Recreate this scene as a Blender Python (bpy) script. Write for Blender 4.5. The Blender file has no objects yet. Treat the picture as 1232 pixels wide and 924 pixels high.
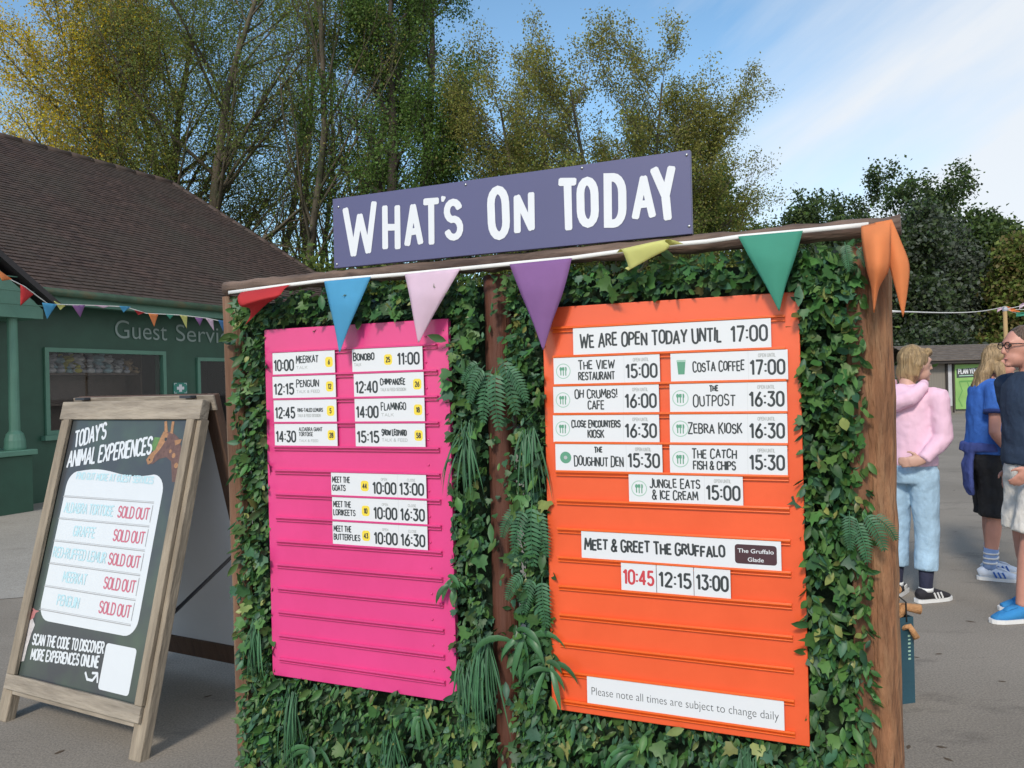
import bpy, bmesh, math, random
import numpy as np
from mathutils import Vector, Matrix
C = bpy.context
SC = C.scene
COL = SC.collection
rnd = random.Random(7)
R = math.radians

# ------------------------------------------------------------------ camera
F, ROLL, EYE = 950.0, R(-1.40), 1.47          # focal length in photo pixels (1232 wide), camera roll, eye height
cr, sr = math.cos(ROLL), math.sin(ROLL)
AX_R = Vector((cr, 0, sr)); AX_U = Vector((-sr, 0, cr)); AX_F = Vector((0, 1, 0))
cam = bpy.data.cameras.new('camera'); cam_o = bpy.data.objects.new('camera', cam); COL.objects.link(cam_o)
cam.sensor_width = 36.0; cam.sensor_fit = 'HORIZONTAL'; cam.lens = F / 1232 * 36.0
cam.clip_start = 0.05; cam.clip_end = 2000
M = Matrix.Identity(4)
for i in range(3):
    M[i][0] = AX_R[i]; M[i][1] = AX_U[i]; M[i][2] = -AX_F[i]
M.translation = Vector((0, 0, EYE))
cam_o.matrix_world = M
SC.camera = cam_o
# ------------------------------------------------------------------ light, sky, exposure
SUN_EL, SUN_AZ = 38.0, -158.0     # azimuth measured from +Y (away from the camera) clockwise towards +X
sdir = Vector((math.sin(R(SUN_AZ)) * math.cos(R(SUN_EL)), math.cos(R(SUN_AZ)) * math.cos(R(SUN_EL)), math.sin(R(SUN_EL))))
sun = bpy.data.lights.new('sun', 'SUN'); sun.energy = 2.35; sun.angle = R(9); sun.color = (1.0, .91, .78)
sun_o = bpy.data.objects.new('sun', sun); COL.objects.link(sun_o)
sun_o.rotation_euler = (-sdir).to_track_quat('-Z', 'Y').to_euler()
w = bpy.data.worlds.new('World'); SC.world = w; w.use_nodes = True
nt = w.node_tree; nt.nodes.clear()
def N(nt, t, **k):
    n = nt.nodes.new(t)
    for a, b in k.items():
        if a in ('inp',):
            for kk, v in b.items(): n.inputs[kk].default_value = v
        else: setattr(n, a, b)
    return n
sky = N(nt, 'ShaderNodeTexSky', sky_type='NISHITA', sun_disc=False, sun_elevation=R(SUN_EL), sun_rotation=R(SUN_AZ))
sky.altitude = 50; sky.air_density = 1.0; sky.dust_density = 0.4; sky.ozone_density = 0.35
tc = N(nt, 'ShaderNodeTexCoord')
mp0 = N(nt, 'ShaderNodeMapping'); mp0.inputs['Rotation'].default_value = (0, R(33), 0)
mp = N(nt, 'ShaderNodeMapping'); mp.inputs['Scale'].default_value = (.75, 1.3, 4.2); mp.inputs['Location'].default_value = (.35, 0, .2)
nz = N(nt, 'ShaderNodeTexNoise'); nz.inputs['Scale'].default_value = 1.5; nz.inputs['Detail'].default_value = 8; nz.inputs['Roughness'].default_value = .56; nz.inputs['Distortion'].default_value = .4
sep = N(nt, 'ShaderNodeSeparateXYZ')
# thin cloud: thicker towards the horizon and to the east (+X), open blue overhead
xa_ = N(nt, 'ShaderNodeMath', operation='ADD'); xa_.inputs[1].default_value = -.13; xb_ = N(nt, 'ShaderNodeMath', operation='POWER'); xb_.inputs[1].default_value = 2
L_ = nt.links.new; L_(xa_.outputs[0], xb_.inputs[0])
m1 = N(nt, 'ShaderNodeMath', operation='MULTIPLY'); m1.inputs[1].default_value = 1.25; L_(xb_.outputs[0], m1.inputs[0])
m2 = N(nt, 'ShaderNodeMath', operation='MULTIPLY'); m2.inputs[1].default_value = -.60     # z
m3 = N(nt, 'ShaderNodeMath', operation='ADD'); m4 = N(nt, 'ShaderNodeMath', operation='ADD')
m5 = N(nt, 'ShaderNodeMapRange'); m5.inputs['From Min'].default_value = .29; m5.inputs['From Max'].default_value = .74
L = nt.links.new
L(tc.outputs['Generated'], mp0.inputs['Vector']); L(mp0.outputs[0], mp.inputs['Vector']); L(mp.outputs[0], nz.inputs['Vector']); L(tc.outputs['Generated'], sep.inputs[0])
my = N(nt, 'ShaderNodeMath', operation='MULTIPLY'); my.inputs[1].default_value = -.20; L(sep.outputs['Y'], my.inputs[0])     # unseen cloud added behind the camera to make the ambient light less blue
mz = N(nt, 'ShaderNodeMath', operation='ADD'); L(m2.outputs[0], mz.inputs[0]); L(my.outputs[0], mz.inputs[1])
L(sep.outputs['X'], m1.inputs[0]); L(sep.outputs['Z'], m2.inputs[0]); L(m1.outputs[0], m3.inputs[0]); L(mz.outputs[0], m3.inputs[1])
L(nz.outputs['Fac'], m4.inputs[0]); L(m3.outputs[0], m4.inputs[1]); L(m4.outputs[0], m5.inputs['Value'])
mx = N(nt, 'ShaderNodeMix', data_type='RGBA'); mx.inputs['B'].default_value = (4.9, 5.1, 5.35, 1)
mm = N(nt, 'ShaderNodeMath', operation='MULTIPLY'); mm.inputs[1].default_value = .92
L(m5.outputs[0], mm.inputs[0]); L(mm.outputs[0], mx.inputs['Factor']); hs = N(nt, 'ShaderNodeHueSaturation'); hs.inputs['Saturation'].default_value = 1.14; hs.inputs['Value'].default_value = 1.12; hs.inputs['Hue'].default_value = .492; L(sky.outputs[0], hs.inputs['Color']); L(hs.outputs[0], mx.inputs['A'])
bg = N(nt, 'ShaderNodeBackground'); bg.inputs['Strength'].default_value = .15
wo = N(nt, 'ShaderNodeOutputWorld'); L(mx.outputs['Result'], bg.inputs['Color']); L(bg.outputs[0], wo.inputs[0])
SC.view_settings.view_transform = 'Standard'; SC.view_settings.look = 'None'
SC.view_settings.exposure = 0.24; SC.view_settings.gamma = 1.0; SC.view_settings.use_curve_mapping = False
SC.cycles.max_bounces = 8; SC.cycles.transparent_max_bounces = 12

# ------------------------------------------------------------------ survey helpers: photo pixel -> point on a known plane
def ray(px, py): return AX_F + AX_R * ((px - 616) / F) - AX_U * ((py - 462) / F)
CP = Vector((0, 0, EYE))
def at(px, py, depth): return CP + ray(px, py) * depth
def on_plane(px, py, p0, n):
    d = ray(px, py); return CP + d * ((p0 - CP).dot(n) / d.dot(n))
def ground(px, py, z=0.0): return on_plane(px, py, Vector((0, 0, z)), Vector((0, 0, 1)))

# ------------------------------------------------------------------ materials
MATS = {}
def mat(name, col, rough=.6, var=.12, vscale=6.0, stretch=(1, 1, 1), bump=0.0, bscale=40.0, island=0.0, spec=.5, stain=None, sscale=1.2, bdist=.02, transl=0.0, metal=0.0, coat=0.0, hue_island=0.0, coord='Object'):
    m = bpy.data.materials.new(name); m.use_nodes = True; nt = m.node_tree; L = nt.links.new
    b = nt.nodes['Principled BSDF']; b.inputs['Roughness'].default_value = rough; b.inputs['Metallic'].default_value = metal
    b.inputs['Specular IOR Level'].default_value = spec; b.inputs['Coat Weight'].default_value = coat
    tc = N(nt, 'ShaderNodeTexCoord'); mp = N(nt, 'ShaderNodeMapping'); mp.inputs['Scale'].default_value = stretch
    L(tc.outputs[coord], mp.inputs['Vector'])
    nz = N(nt, 'ShaderNodeTexNoise'); nz.inputs['Scale'].default_value = vscale; nz.inputs['Detail'].default_value = 5; nz.inputs['Roughness'].default_value = .6
    L(mp.outputs[0], nz.inputs['Vector'])
    mr = N(nt, 'ShaderNodeMapRange'); mr.inputs['From Min'].default_value = .3; mr.inputs['From Max'].default_value = .7
    mr.inputs['To Min'].default_value = 1 - var; mr.inputs['To Max'].default_value = 1 + var
    L(nz.outputs['Fac'], mr.inputs['Value'])
    hsv = N(nt, 'ShaderNodeHueSaturation'); hsv.inputs['Color'].default_value = (*col, 1)
    val = mr.outputs[0]
    if island or hue_island:
        g = N(nt, 'ShaderNodeNewGeometry')
        ir = N(nt, 'ShaderNodeMapRange'); ir.inputs['To Min'].default_value = 1 - island; ir.inputs['To Max'].default_value = 1 + island
        L(g.outputs['Random Per Island'], ir.inputs['Value'])
        mu = N(nt, 'ShaderNodeMath', operation='MULTIPLY'); L(val, mu.inputs[0]); L(ir.outputs[0], mu.inputs[1]); val = mu.outputs[0]
        if hue_island:
            wn = N(nt, 'ShaderNodeTexWhiteNoise', noise_dimensions='1D'); L(g.outputs['Random Per Island'], wn.inputs['W'])
            hr = N(nt, 'ShaderNodeMapRange'); hr.inputs['To Min'].default_value = .5 - hue_island; hr.inputs['To Max'].default_value = .5 + hue_island
            L(wn.outputs['Value'], hr.inputs['Value']); L(hr.outputs[0], hsv.inputs['Hue'])
    L(val, hsv.inputs['Value'])
    out = hsv.outputs['Color']
    if stain:
        n2 = N(nt, 'ShaderNodeTexNoise'); n2.inputs['Scale'].default_value = sscale; n2.inputs['Detail'].default_value = 6; n2.inputs['Roughness'].default_value = .65
        L(mp.outputs[0], n2.inputs['Vector'])
        r2 = N(nt, 'ShaderNodeMapRange'); r2.inputs['From Min'].default_value = .46; r2.inputs['From Max'].default_value = .66
        L(n2.outputs['Fac'], r2.inputs['Value'])
        mxx = N(nt, 'ShaderNodeMix', data_type='RGBA'); mxx.inputs['B'].default_value = (*stain, 1)
        L(r2.outputs[0], mxx.inputs['Factor']); L(out, mxx.inputs['A']); out = mxx.outputs['Result']
    L(out, b.inputs['Base Color'])
    if bump:
        n3 = N(nt, 'ShaderNodeTexNoise'); n3.inputs['Scale'].default_value = bscale; n3.inputs['Detail'].default_value = 4
        L(mp.outputs[0], n3.inputs['Vector'])
        bp = N(nt, 'ShaderNodeBump'); bp.inputs['Strength'].default_value = bump; bp.inputs['Distance'].default_value = bdist
        L(n3.outputs['Fac'], bp.inputs['Height']); L(bp.outputs[0], b.inputs['Normal'])
    if transl:
        tr = N(nt, 'ShaderNodeBsdfTranslucent'); L(out, tr.inputs['Color'])
        ms = N(nt, 'ShaderNodeMixShader'); ms.inputs[0].default_value = transl
        o = nt.nodes['Material Output']; L(b.outputs[0], ms.inputs[1]); L(tr.outputs[0], ms.inputs[2]); L(ms.outputs[0], o.inputs['Surface'])
    MATS[name] = m
    return m

# ------------------------------------------------------------------ mesh helpers
class MB:
    def __init__(s): s.v = []; s.f = []; s.mi = []; s.sm = []
    def add(s, vs, fs, mi=0, smooth=False):
        o = len(s.v); s.v.extend([tuple(v) for v in vs])
        for f in fs: s.f.append(tuple(i + o for i in f)); s.mi.append(mi); s.sm.append(smooth)
        return s
    def box(s, c, d, mi=0, rot=None):
        x, y, z = d[0] / 2, d[1] / 2, d[2] / 2
        vs = [Vector((sx * x, sy * y, sz * z)) for sx in (-1, 1) for sy in (-1, 1) for sz in (-1, 1)]
        if rot is not None: vs = [rot @ v for v in vs]
        vs = [v + Vector(c) for v in vs]
        return s.add(vs, [(0, 1, 3, 2), (4, 6, 7, 5), (0, 4, 5, 1), (2, 3, 7, 6), (0, 2, 6, 4), (1, 5, 7, 3)], mi)
    def b2(s, lo, hi, mi=0):
        return s.box([(a + b) / 2 for a, b in zip(lo, hi)], [b - a for a, b in zip(lo, hi)], mi)
    def prism(s, pts, y0, y1, mi=0):
        """outline in x,z (counter-clockwise seen from -y) between y0 (front) and y1"""
        n = len(pts)
        vs = [(p[0], y0, p[1]) for p in pts] + [(p[0], y1, p[1]) for p in pts]
        fs = [tuple(range(n)), tuple(range(2 * n - 1, n - 1, -1))]
        fs += [(i, i + n, (i + 1) % n + n, (i + 1) % n) for i in range(n)]
        return s.add(vs, fs, mi)
    def tube(s, path, rad, n=8, mi=0, smooth=True, side=None, caps=True):
        """path of points; rad: list of r or (ra, rb); ra lies along 'side'"""
        path = [Vector(p) for p in path]; k = len(path); vs = []
        ref = Vector(side) if side is not None else None
        prev = None
        for i, p in enumerate(path):
            t = (path[min(i + 1, k - 1)] - path[max(i - 1, 0)])
            if t.length < 1e-9: t = Vector((0, 0, 1))
            t.normalize()
            if ref is not None: a = ref - t * ref.dot(t)
            elif prev is not None: a = prev - t * prev.dot(t)
            else: a = Vector((1, 0, 0)) if abs(t.x) < .8 else Vector((0, 1, 0)); a = a - t * a.dot(t)
            if a.length < 1e-6: a = t.orthogonal()
            a.normalize(); prev = a; b = t.cross(a)
            r = rad[i] if isinstance(rad, (list, tuple)) else rad
            ra, rb = r if isinstance(r, (list, tuple)) else (r, r)
            for j in range(n):
                an = 2 * math.pi * j / n
                vs.append(p + a * (ra * math.cos(an)) + b * (rb * math.sin(an)))
        fs = []
        for i in range(k - 1):
            for j in range(n):
                j2 = (j + 1) % n; fs.append((i * n + j, i * n + j2, (i + 1) * n + j2, (i + 1) * n + j))
        if caps: fs += [tuple(range(n - 1, -1, -1)), tuple(range((k - 1) * n, k * n))]
        return s.add(vs, fs, mi, smooth)
    def ball(s, c, r, mi=0, nu=12, nv=8, rot=None):
        rx, ry, rz = r if isinstance(r, (list, tuple)) else (r, r, r)
        c = Vector(c); vs = [Vector((0, 0, rz))]
        for i in range(1, nv):
            th = math.pi * i / nv
            for j in range(nu):
                ph = 2 * math.pi * j / nu
                vs.append(Vector((rx * math.sin(th) * math.cos(ph), ry * math.sin(th) * math.sin(ph), rz * math.cos(th))))
        vs.append(Vector((0, 0, -rz)))
        if rot is not None: vs = [rot @ v for v in vs]
        fs = [(0, 1 + j, 1 + (j + 1) % nu) for j in range(nu)]
        for i in range(nv - 2):
            for j in range(nu):
                a = 1 + i * nu + j; b = 1 + i * nu + (j + 1) % nu
                fs.append((a, a + nu, b + nu, b))
        last = len(vs) - 1; o = 1 + (nv - 2) * nu
        fs += [(o + j, last, o + (j + 1) % nu) for j in range(nu)]
        return s.add([v + c for v in vs], fs, mi, True)
    def build(s, name, mats, parent=None, bevel=0.0, loc=None, rot=None):
        me = bpy.data.meshes.new(name); me.from_pydata(s.v, [], s.f)
        if not isinstance(mats, (list, tuple)): mats = [mats]
        for m in mats: me.materials.append(m)
        me.polygons.foreach_set('material_index', s.mi); me.polygons.foreach_set('use_smooth', s.sm); me.update()
        o = bpy.data.objects.new(name, me); COL.objects.link(o)
        if parent is not None: o.parent = parent
        if loc is not None: o.location = loc
        if rot is not None: o.rotation_euler = rot
        if bevel:
            bv = o.modifiers.new('edge', 'BEVEL'); bv.width = bevel; bv.segments = 2; bv.limit_method = 'ANGLE'
        return o
def np_mesh(name, V, Fq, material, parent=None, loc=None, smooth=False, mi=None, mats=None):
    """V (n,3) array, Fq list of (faces array (m,k)) -> one mesh object, quickly"""
    me = bpy.data.meshes.new(name)
    loops = np.concatenate([f.ravel() for f in Fq]).astype(np.int32)
    tot = np.concatenate([np.full(len(f), f.shape[1], np.int32) for f in Fq])
    st = np.concatenate([[0], np.cumsum(tot)[:-1]]).astype(np.int32)
    me.vertices.add(len(V)); me.vertices.foreach_set('co', np.ascontiguousarray(V, np.float32).ravel())
    me.loops.add(len(loops)); me.loops.foreach_set('vertex_index', loops)
    me.polygons.add(len(tot)); me.polygons.foreach_set('loop_start', st); me.polygons.foreach_set('loop_total', tot)
    if smooth: me.polygons.foreach_set('use_smooth', np.ones(len(tot), bool))
    for m in (mats or [material]): me.materials.append(m)
    if mi is not None: me.polygons.foreach_set('material_index', np.asarray(mi, np.int32))
    me.update(calc_edges=True); me.validate()
    o = bpy.data.objects.new(name, me); COL.objects.link(o)
    if parent is not None: o.parent = parent
    if loc is not None: o.location = loc
    return o
def empty(name, loc=(0, 0, 0), rz=0.0):
    o = bpy.data.objects.new(name, None); o.empty_display_size = .2; COL.objects.link(o)
    o.location = loc; o.rotation_euler = (0, 0, rz); return o
def tag(o, label=None, cat=None, group=None, kind=None):
    if label: o['label'] = label
    if cat: o['category'] = cat
    if group: o['group'] = group
    if kind: o['kind'] = kind
    return o

# ------------------------------------------------------------------ lettering: a hand-lettered stroke alphabet and the built-in font
def arc(cx, cy, rx, ry, a0, a1, n=9):
    return [(cx + rx * math.cos(R(a0 + (a1 - a0) * i / (n - 1))), cy + ry * math.sin(R(a0 + (a1 - a0) * i / (n - 1)))) for i in range(n)]
def stad(w, y0=0.0, y1=1.0, k=.3):
    r = w / 2; ry = k
    return arc(r, y1 - ry, r, ry, 0, 180, 9) + arc(r, y0 + ry, r, ry, 180, 360, 9)
GL = {}
def g(ch, w, *st, closed=()): GL[ch] = (w, st, closed)
g('A', .50, [(0, 0), (.25, 1), (.5, 0)], [(.09, .32), (.41, .32)])
g('B', .44, [(0, 0), (0, 1)] + arc(.16, .765, .24, .235, 90, -90, 7) + [(.02, .53)], [(.1, .53)] + arc(.18, .265, .26, .265, 90, -90, 7) + [(0, 0)])
g('C', .42, arc(.22, .72, .22, .28, 25, 180, 7) + arc(.22, .28, .22, .28, 180, 335, 7))
g('D', .46, [(0, 0), (0, 1)] + arc(.17, .68, .29, .32, 90, 0, 6) + arc(.17, .32, .29, .32, 0, -90, 6), closed=(0,))
g('E', .38, [(.38, 1), (0, 1), (0, 0), (.38, 0)], [(.03, .52), (.32, .52)])
g('F', .38, [(.38, 1), (0, 1), (0, 0)], [(.03, .52), (.32, .52)])
g('G', .45, arc(.23, .72, .22, .28, 25, 180, 7) + arc(.23, .28, .22, .28, 180, 350, 8) + [(.45, .45), (.27, .45)])
g('H', .46, [(0, 0), (0, 1)], [(.46, 0), (.46, 1)], [(.03, .5), (.43, .5)])
g('I', .02, [(.01, 0), (.01, 1)])
g('J', .32, [(.32, 1), (.32, .28)] + arc(.15, .25, .17, .25, 0, -150, 7))
g('K', .44, [(0, 0), (0, 1)], [(.42, 1), (.04, .46)], [(.13, .58), (.44, 0)])
g('L', .34, [(0, 1), (0, 0), (.34, 0)])
g('M', .60, [(0, 0), (.05, 1), (.30, .28), (.55, 1), (.6, 0)])
g('N', .46, [(0, 0), (0, 1), (.46, 0), (.46, 1)])
g('O', .46, stad(.46), closed=(0,))
g('Q', .46, stad(.46), [(.28, .2), (.46, -.05)], closed=(0,))
g('P', .42, [(0, 0), (0, 1)] + arc(.17, .74, .25, .26, 90, -90, 8) + [(.03, .48)])
g('R', .44, [(0, 0), (0, 1)] + arc(.17, .76, .24, .24, 90, -90, 8) + [(.03, .52)], [(.18, .5), (.44, 0)])
g('S', .42, arc(.21, .75, .2, .25, 20, 255, 11) + arc(.21, .26, .21, .26, 80, -160, 11))
g('T', .46, [(0, 1), (.46, 1)], [(.23, .97), (.23, 0)])
g('U', .45, [(0, 1)] + arc(.225, .28, .225, .28, 180, 360, 10) + [(.45, 1)])
g('V', .48, [(0, 1), (.24, 0), (.48, 1)])
g('W', .70, [(0, 1), (.17, 0), (.35, .8), (.53, 0), (.7, 1)])
g('X', .46, [(0, 1), (.46, 0)], [(.46, 1), (0, 0)])
g('Y', .48, [(0, 1), (.24, .45), (.48, 1)], [(.24, .42), (.24, 0)])
g('Z', .44, [(0, 1), (.44, 1), (0, 0), (.44, 0)])
g('0', .44, stad(.44, k=.27), closed=(0,))
g('1', .2, [(0, .8), (.17, 1), (.17, 0)])
g('2', .44, arc(.22, .75, .21, .25, 165, -25, 9) + [(0, 0), (.44, 0)])
g('3', .43, [(.02, 1), (.42, 1), (.2, .6)] + arc(.2, .3, .23, .3, 80, -150, 9))
g('4', .47, [(.34, 0), (.34, 1), (0, .27), (.47, .27)])
g('5', .43, [(.4, 1), (.06, 1), (.04, .54)] + arc(.2, .31, .23, .31, 115, -150, 10))
g('6', .44, [(.34, 1)] + [(.08, .55)] + arc(.22, .29, .21, .29, 165, 505, 14))
g('7', .42, [(0, 1), (.42, 1), (.14, 0)])
g('8', .44, stad(.36, .5, 1, .25), stad(.44, 0, .52, .26), closed=(0, 1))
GL['8'] = (.44, ([(x + .04, y) for x, y in GL['8'][1][0]], GL['8'][1][1]), (0, 1))
g('9', .44, [(.1, 0), (.36, .45)] + arc(.22, .71, .21, .29, -15, 325, 14))
g(':', .04, [(.02, .2), (.02, .26)], [(.02, .68), (.02, .74)])
g('.', .04, [(.02, 0), (.02, .05)])
g("'", .04, [(.04, 1.0), (.0, .82)])
g('!', .04, [(.02, .3), (.02, 1)], [(.02, 0), (.02, .05)])
g('-', .2, [(0, .45), (.2, .45)])
g('&', .50, [(.48, .0), (.1, .72)] + arc(.22, .82, .13, .18, 195, -30, 8) + [(.08, .42)] + arc(.2, .22, .2, .22, 140, 300, 8) + [(.46, .45)])
g('+', .4, [(.2, .1), (.2, .6)], [(0, .35), (.4, .35)])

class Ink:
    """collects strokes as flat ribbons; each stroke sits a hair in front of the one before"""
    def __init__(s, y): s.mb = MB(); s.y = y; s.k = 0
    def yy(s):
        s.k += 1; return s.y - .000015 * (s.k % 40)
    def poly(s, pts, mi=0):
        y = s.yy(); s.mb.add([(p[0], y, p[1]) for p in pts], [tuple(range(len(pts)))], mi)
    def stroke(s, pts, t, closed=False, mi=0, t2=None):
        y = s.yy()
        P = [Vector((p[0], p[1])) for p in pts]
        Q = [P[0]]
        for p in P[1:]:
            if (p - Q[-1]).length > t * .02: Q.append(p)
        if closed and (Q[0] - Q[-1]).length < t * .02: Q.pop()
        P = Q; n = len(P)
        if n < 2: return
        if not closed and n > 2:      # sharp corners: two strokes that meet, as a pen would make them
            for i in range(1, n - 1):
                a, b = P[i] - P[i - 1], P[i + 1] - P[i]
                if a.angle(b, 0) > 1.2:
                    s.k -= 1
                    s.stroke(P[:i + 1], t, False, mi, None if t2 is None else t + (t2 - t) * i / (n - 1))
                    s.stroke(P[i:], t if t2 is None else t + (t2 - t) * i / (n - 1), False, mi, t2); return
        Lh, Rh = [], []
        for i in range(n):
            a = P[i] - P[i - 1] if (i > 0 or closed) else P[1] - P[0]
            b = P[(i + 1) % n] - P[i] if (i < n - 1 or closed) else P[-1] - P[-2]
            a = a.normalized(); b = b.normalized()
            na = Vector((-a.y, a.x)); nb = Vector((-b.y, b.x))
            m = na + nb
            m = na if m.length < .15 else m.normalized()
            sc = min(1 / max(m.dot(na), .2), 2.0)
            tt = t if t2 is None else t + (t2 - t) * i / (n - 1)
            Lh.append(P[i] + m * (tt / 2 * sc)); Rh.append(P[i] - m * (tt / 2 * sc))
        vs = []; fs = []
        for l, r in zip(Lh, Rh): vs += [(l.x, y, l.y), (r.x, y, r.y)]
        rng = n if closed else n - 1
        for i in range(rng):
            j = (i + 1) % n; fs.append((2 * i, 2 * i + 1, 2 * j + 1, 2 * j))
        if not closed:   # slightly rounded ends
            for i, d in ((0, (P[0] - P[1]).normalized()), (n - 1, (P[-1] - P[-2]).normalized())):
                nrm = Vector((-d.y, d.x)); tt = t if t2 is None or i == 0 else t2
                o = len(vs); c = P[i]
                q = [c + nrm * tt / 2, c + nrm * tt * .34 + d * tt * .22, c - nrm * tt * .34 + d * tt * .22, c - nrm * tt / 2]
                vs += [(p.x, y, p.y) for p in q]; fs.append((o, o + 1, o + 2, o + 3))
        s.mb.add(vs, fs, mi)
    def text(s, txt, x, z, h, t, fit=None, cond=1.0, sp=.17, space=.3, mi=0, hand=False, rot=0.0, shear=0.0, seed=1, align='l'):
        rr = random.Random(hash(txt) % 1 + seed * 77 + len(txt))
        lay = []; cx = 0; first = True
        for ch in txt:
            if ch == ' ': cx += space; first = True; continue
            gw, st, cl = GL[ch]
            k, dz = 1.0, 0.0
            if hand:
                if first: k, dz = 1.0, -.03
                else: k = rr.choice((.80, .84, .88)); dz = rr.choice((0, .04, .1))
            lay.append((cx, gw * (.6 + .4 * k), k, dz, st, cl, gw, rr.uniform(-.05, .05) if hand else 0)); cx += gw * (.6 + .4 * k) + sp; first = False
        W = cx - sp
        sx = h * cond if fit is None else fit / max(W, 1e-6)
        if align == 'c': x = x - W * sx / 2 * math.cos(rot); z = z - W * sx / 2 * math.sin(rot)
        if align == 'r': x = x - W * sx * math.cos(rot)
        c, sn = math.cos(rot), math.sin(rot)
        for (ox, gw2, k, dz, st, cl, gw, lean) in lay:
            for i, pl in enumerate(st):
                q = []
                for (a, b) in pl:
                    bx = (ox + a * gw2 / gw + lean * (b - .5)) * sx; bz = (b * k + dz) * h
                    bx += shear * bz
                    q.append((x + bx * c - bz * sn, z + bx * sn + bz * c))
                s.stroke(q, t, i in cl, mi)
        return W * sx
    def font(s, txt, x, z, size, fit=None, mi=0, rot=0.0, align='l', bold=0.0):
        cu = bpy.data.curves.new('tmp', 'FONT'); cu.body = txt; cu.size = 1.0; cu.offset = bold
        o = bpy.data.objects.new('tmp', cu); COL.objects.link(o)
        dg = C.evaluated_depsgraph_get(); me = bpy.data.meshes.new_from_object(o.evaluated_get(dg))
        vs = [v.co.copy() for v in me.vertices]; fs = [tuple(p.vertices) for p in me.polygons]
        bpy.data.objects.remove(o); bpy.data.meshes.remove(me); bpy.data.curves.remove(cu)
        x0 = min(v.x for v in vs); x1 = max(v.x for v in vs)
        sx = size if fit is None else fit / (x1 - x0)
        wd = (x1 - x0) * sx
        if align == 'c': x -= wd / 2
        y = s.yy(); c, sn = math.cos(rot), math.sin(rot)
        s.mb.add([(x + (v.x - x0) * sx * c - v.y * size * sn, y, z + (v.x - x0) * sx * sn + v.y * size * c) for v in vs], fs, mi)
    def ring(s, cx, cz, r, t, mi=0, n=24): s.stroke([(cx + r * math.cos(2 * math.pi * i / n), cz + r * math.sin(2 * math.pi * i / n)) for i in range(n)], t, True, mi)
    def disc(s, cx, cz, r, mi=0, n=20, ry=None): s.poly([(cx + r * math.cos(2 * math.pi * i / n), cz + (ry or r) * math.sin(2 * math.pi * i / n)) for i in range(n)], mi)
    def rrect(s, x0, z0, x1, z1, r, mi=0):
        p = []
        for cx, cz, a in ((x1 - r, z1 - r, 0), (x0 + r, z1 - r, 90), (x0 + r, z0 + r, 180), (x1 - r, z0 + r, 270)): p += arc(cx, cz, r, r, a, a + 90, 5)
        s.poly(p, mi)
    def build(s, name, mats, parent, **k): return s.mb.build(name, mats, parent, **k)
# ------------------------------------------------------------------ colours
dark_green = mat('dark_green_paint', (.021, .078, .050), .45, .14, 3, bump=.05, bscale=30)
pale_green = mat('sage_green_paint', (.095, .225, .165), .45, .10, 4, bump=.05, bscale=30)
glass = mat('window_glass', (.02, .025, .03), .04, 0)
def make_glass(m, f=.75):
    nt = m.node_tree; L = nt.links.new
    b = nt.nodes['Principled BSDF']; tr = N(nt, 'ShaderNodeBsdfTransparent'); gl = N(nt, 'ShaderNodeBsdfGlossy'); gl.inputs['Roughness'].default_value = .02
    lw = N(nt, 'ShaderNodeLayerWeight'); lw.inputs['Blend'].default_value = .5
    pw = N(nt, 'ShaderNodeMath', operation='POWER'); pw.inputs[1].default_value = 5; L(lw.outputs['Facing'], pw.inputs[0])
    fr = N(nt, 'ShaderNodeMapRange'); fr.inputs['To Min'].default_value = .02; fr.inputs['To Max'].default_value = .6; L(pw.outputs[0], fr.inputs['Value'])
    ms = N(nt, 'ShaderNodeMixShader'); L(fr.outputs[0], ms.inputs[0]); L(tr.outputs[0], ms.inputs[1]); L(gl.outputs[0], ms.inputs[2])
    L(ms.outputs[0], nt.nodes['Material Output'].inputs['Surface'])
make_glass(glass)
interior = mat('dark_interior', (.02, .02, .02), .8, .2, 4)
shelf_wood = mat('shelf_wood', (.06, .04, .03), .6, .2, 6)
white_paint = mat('white_paint', (.68, .70, .73), .35, .04, 3)

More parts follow.
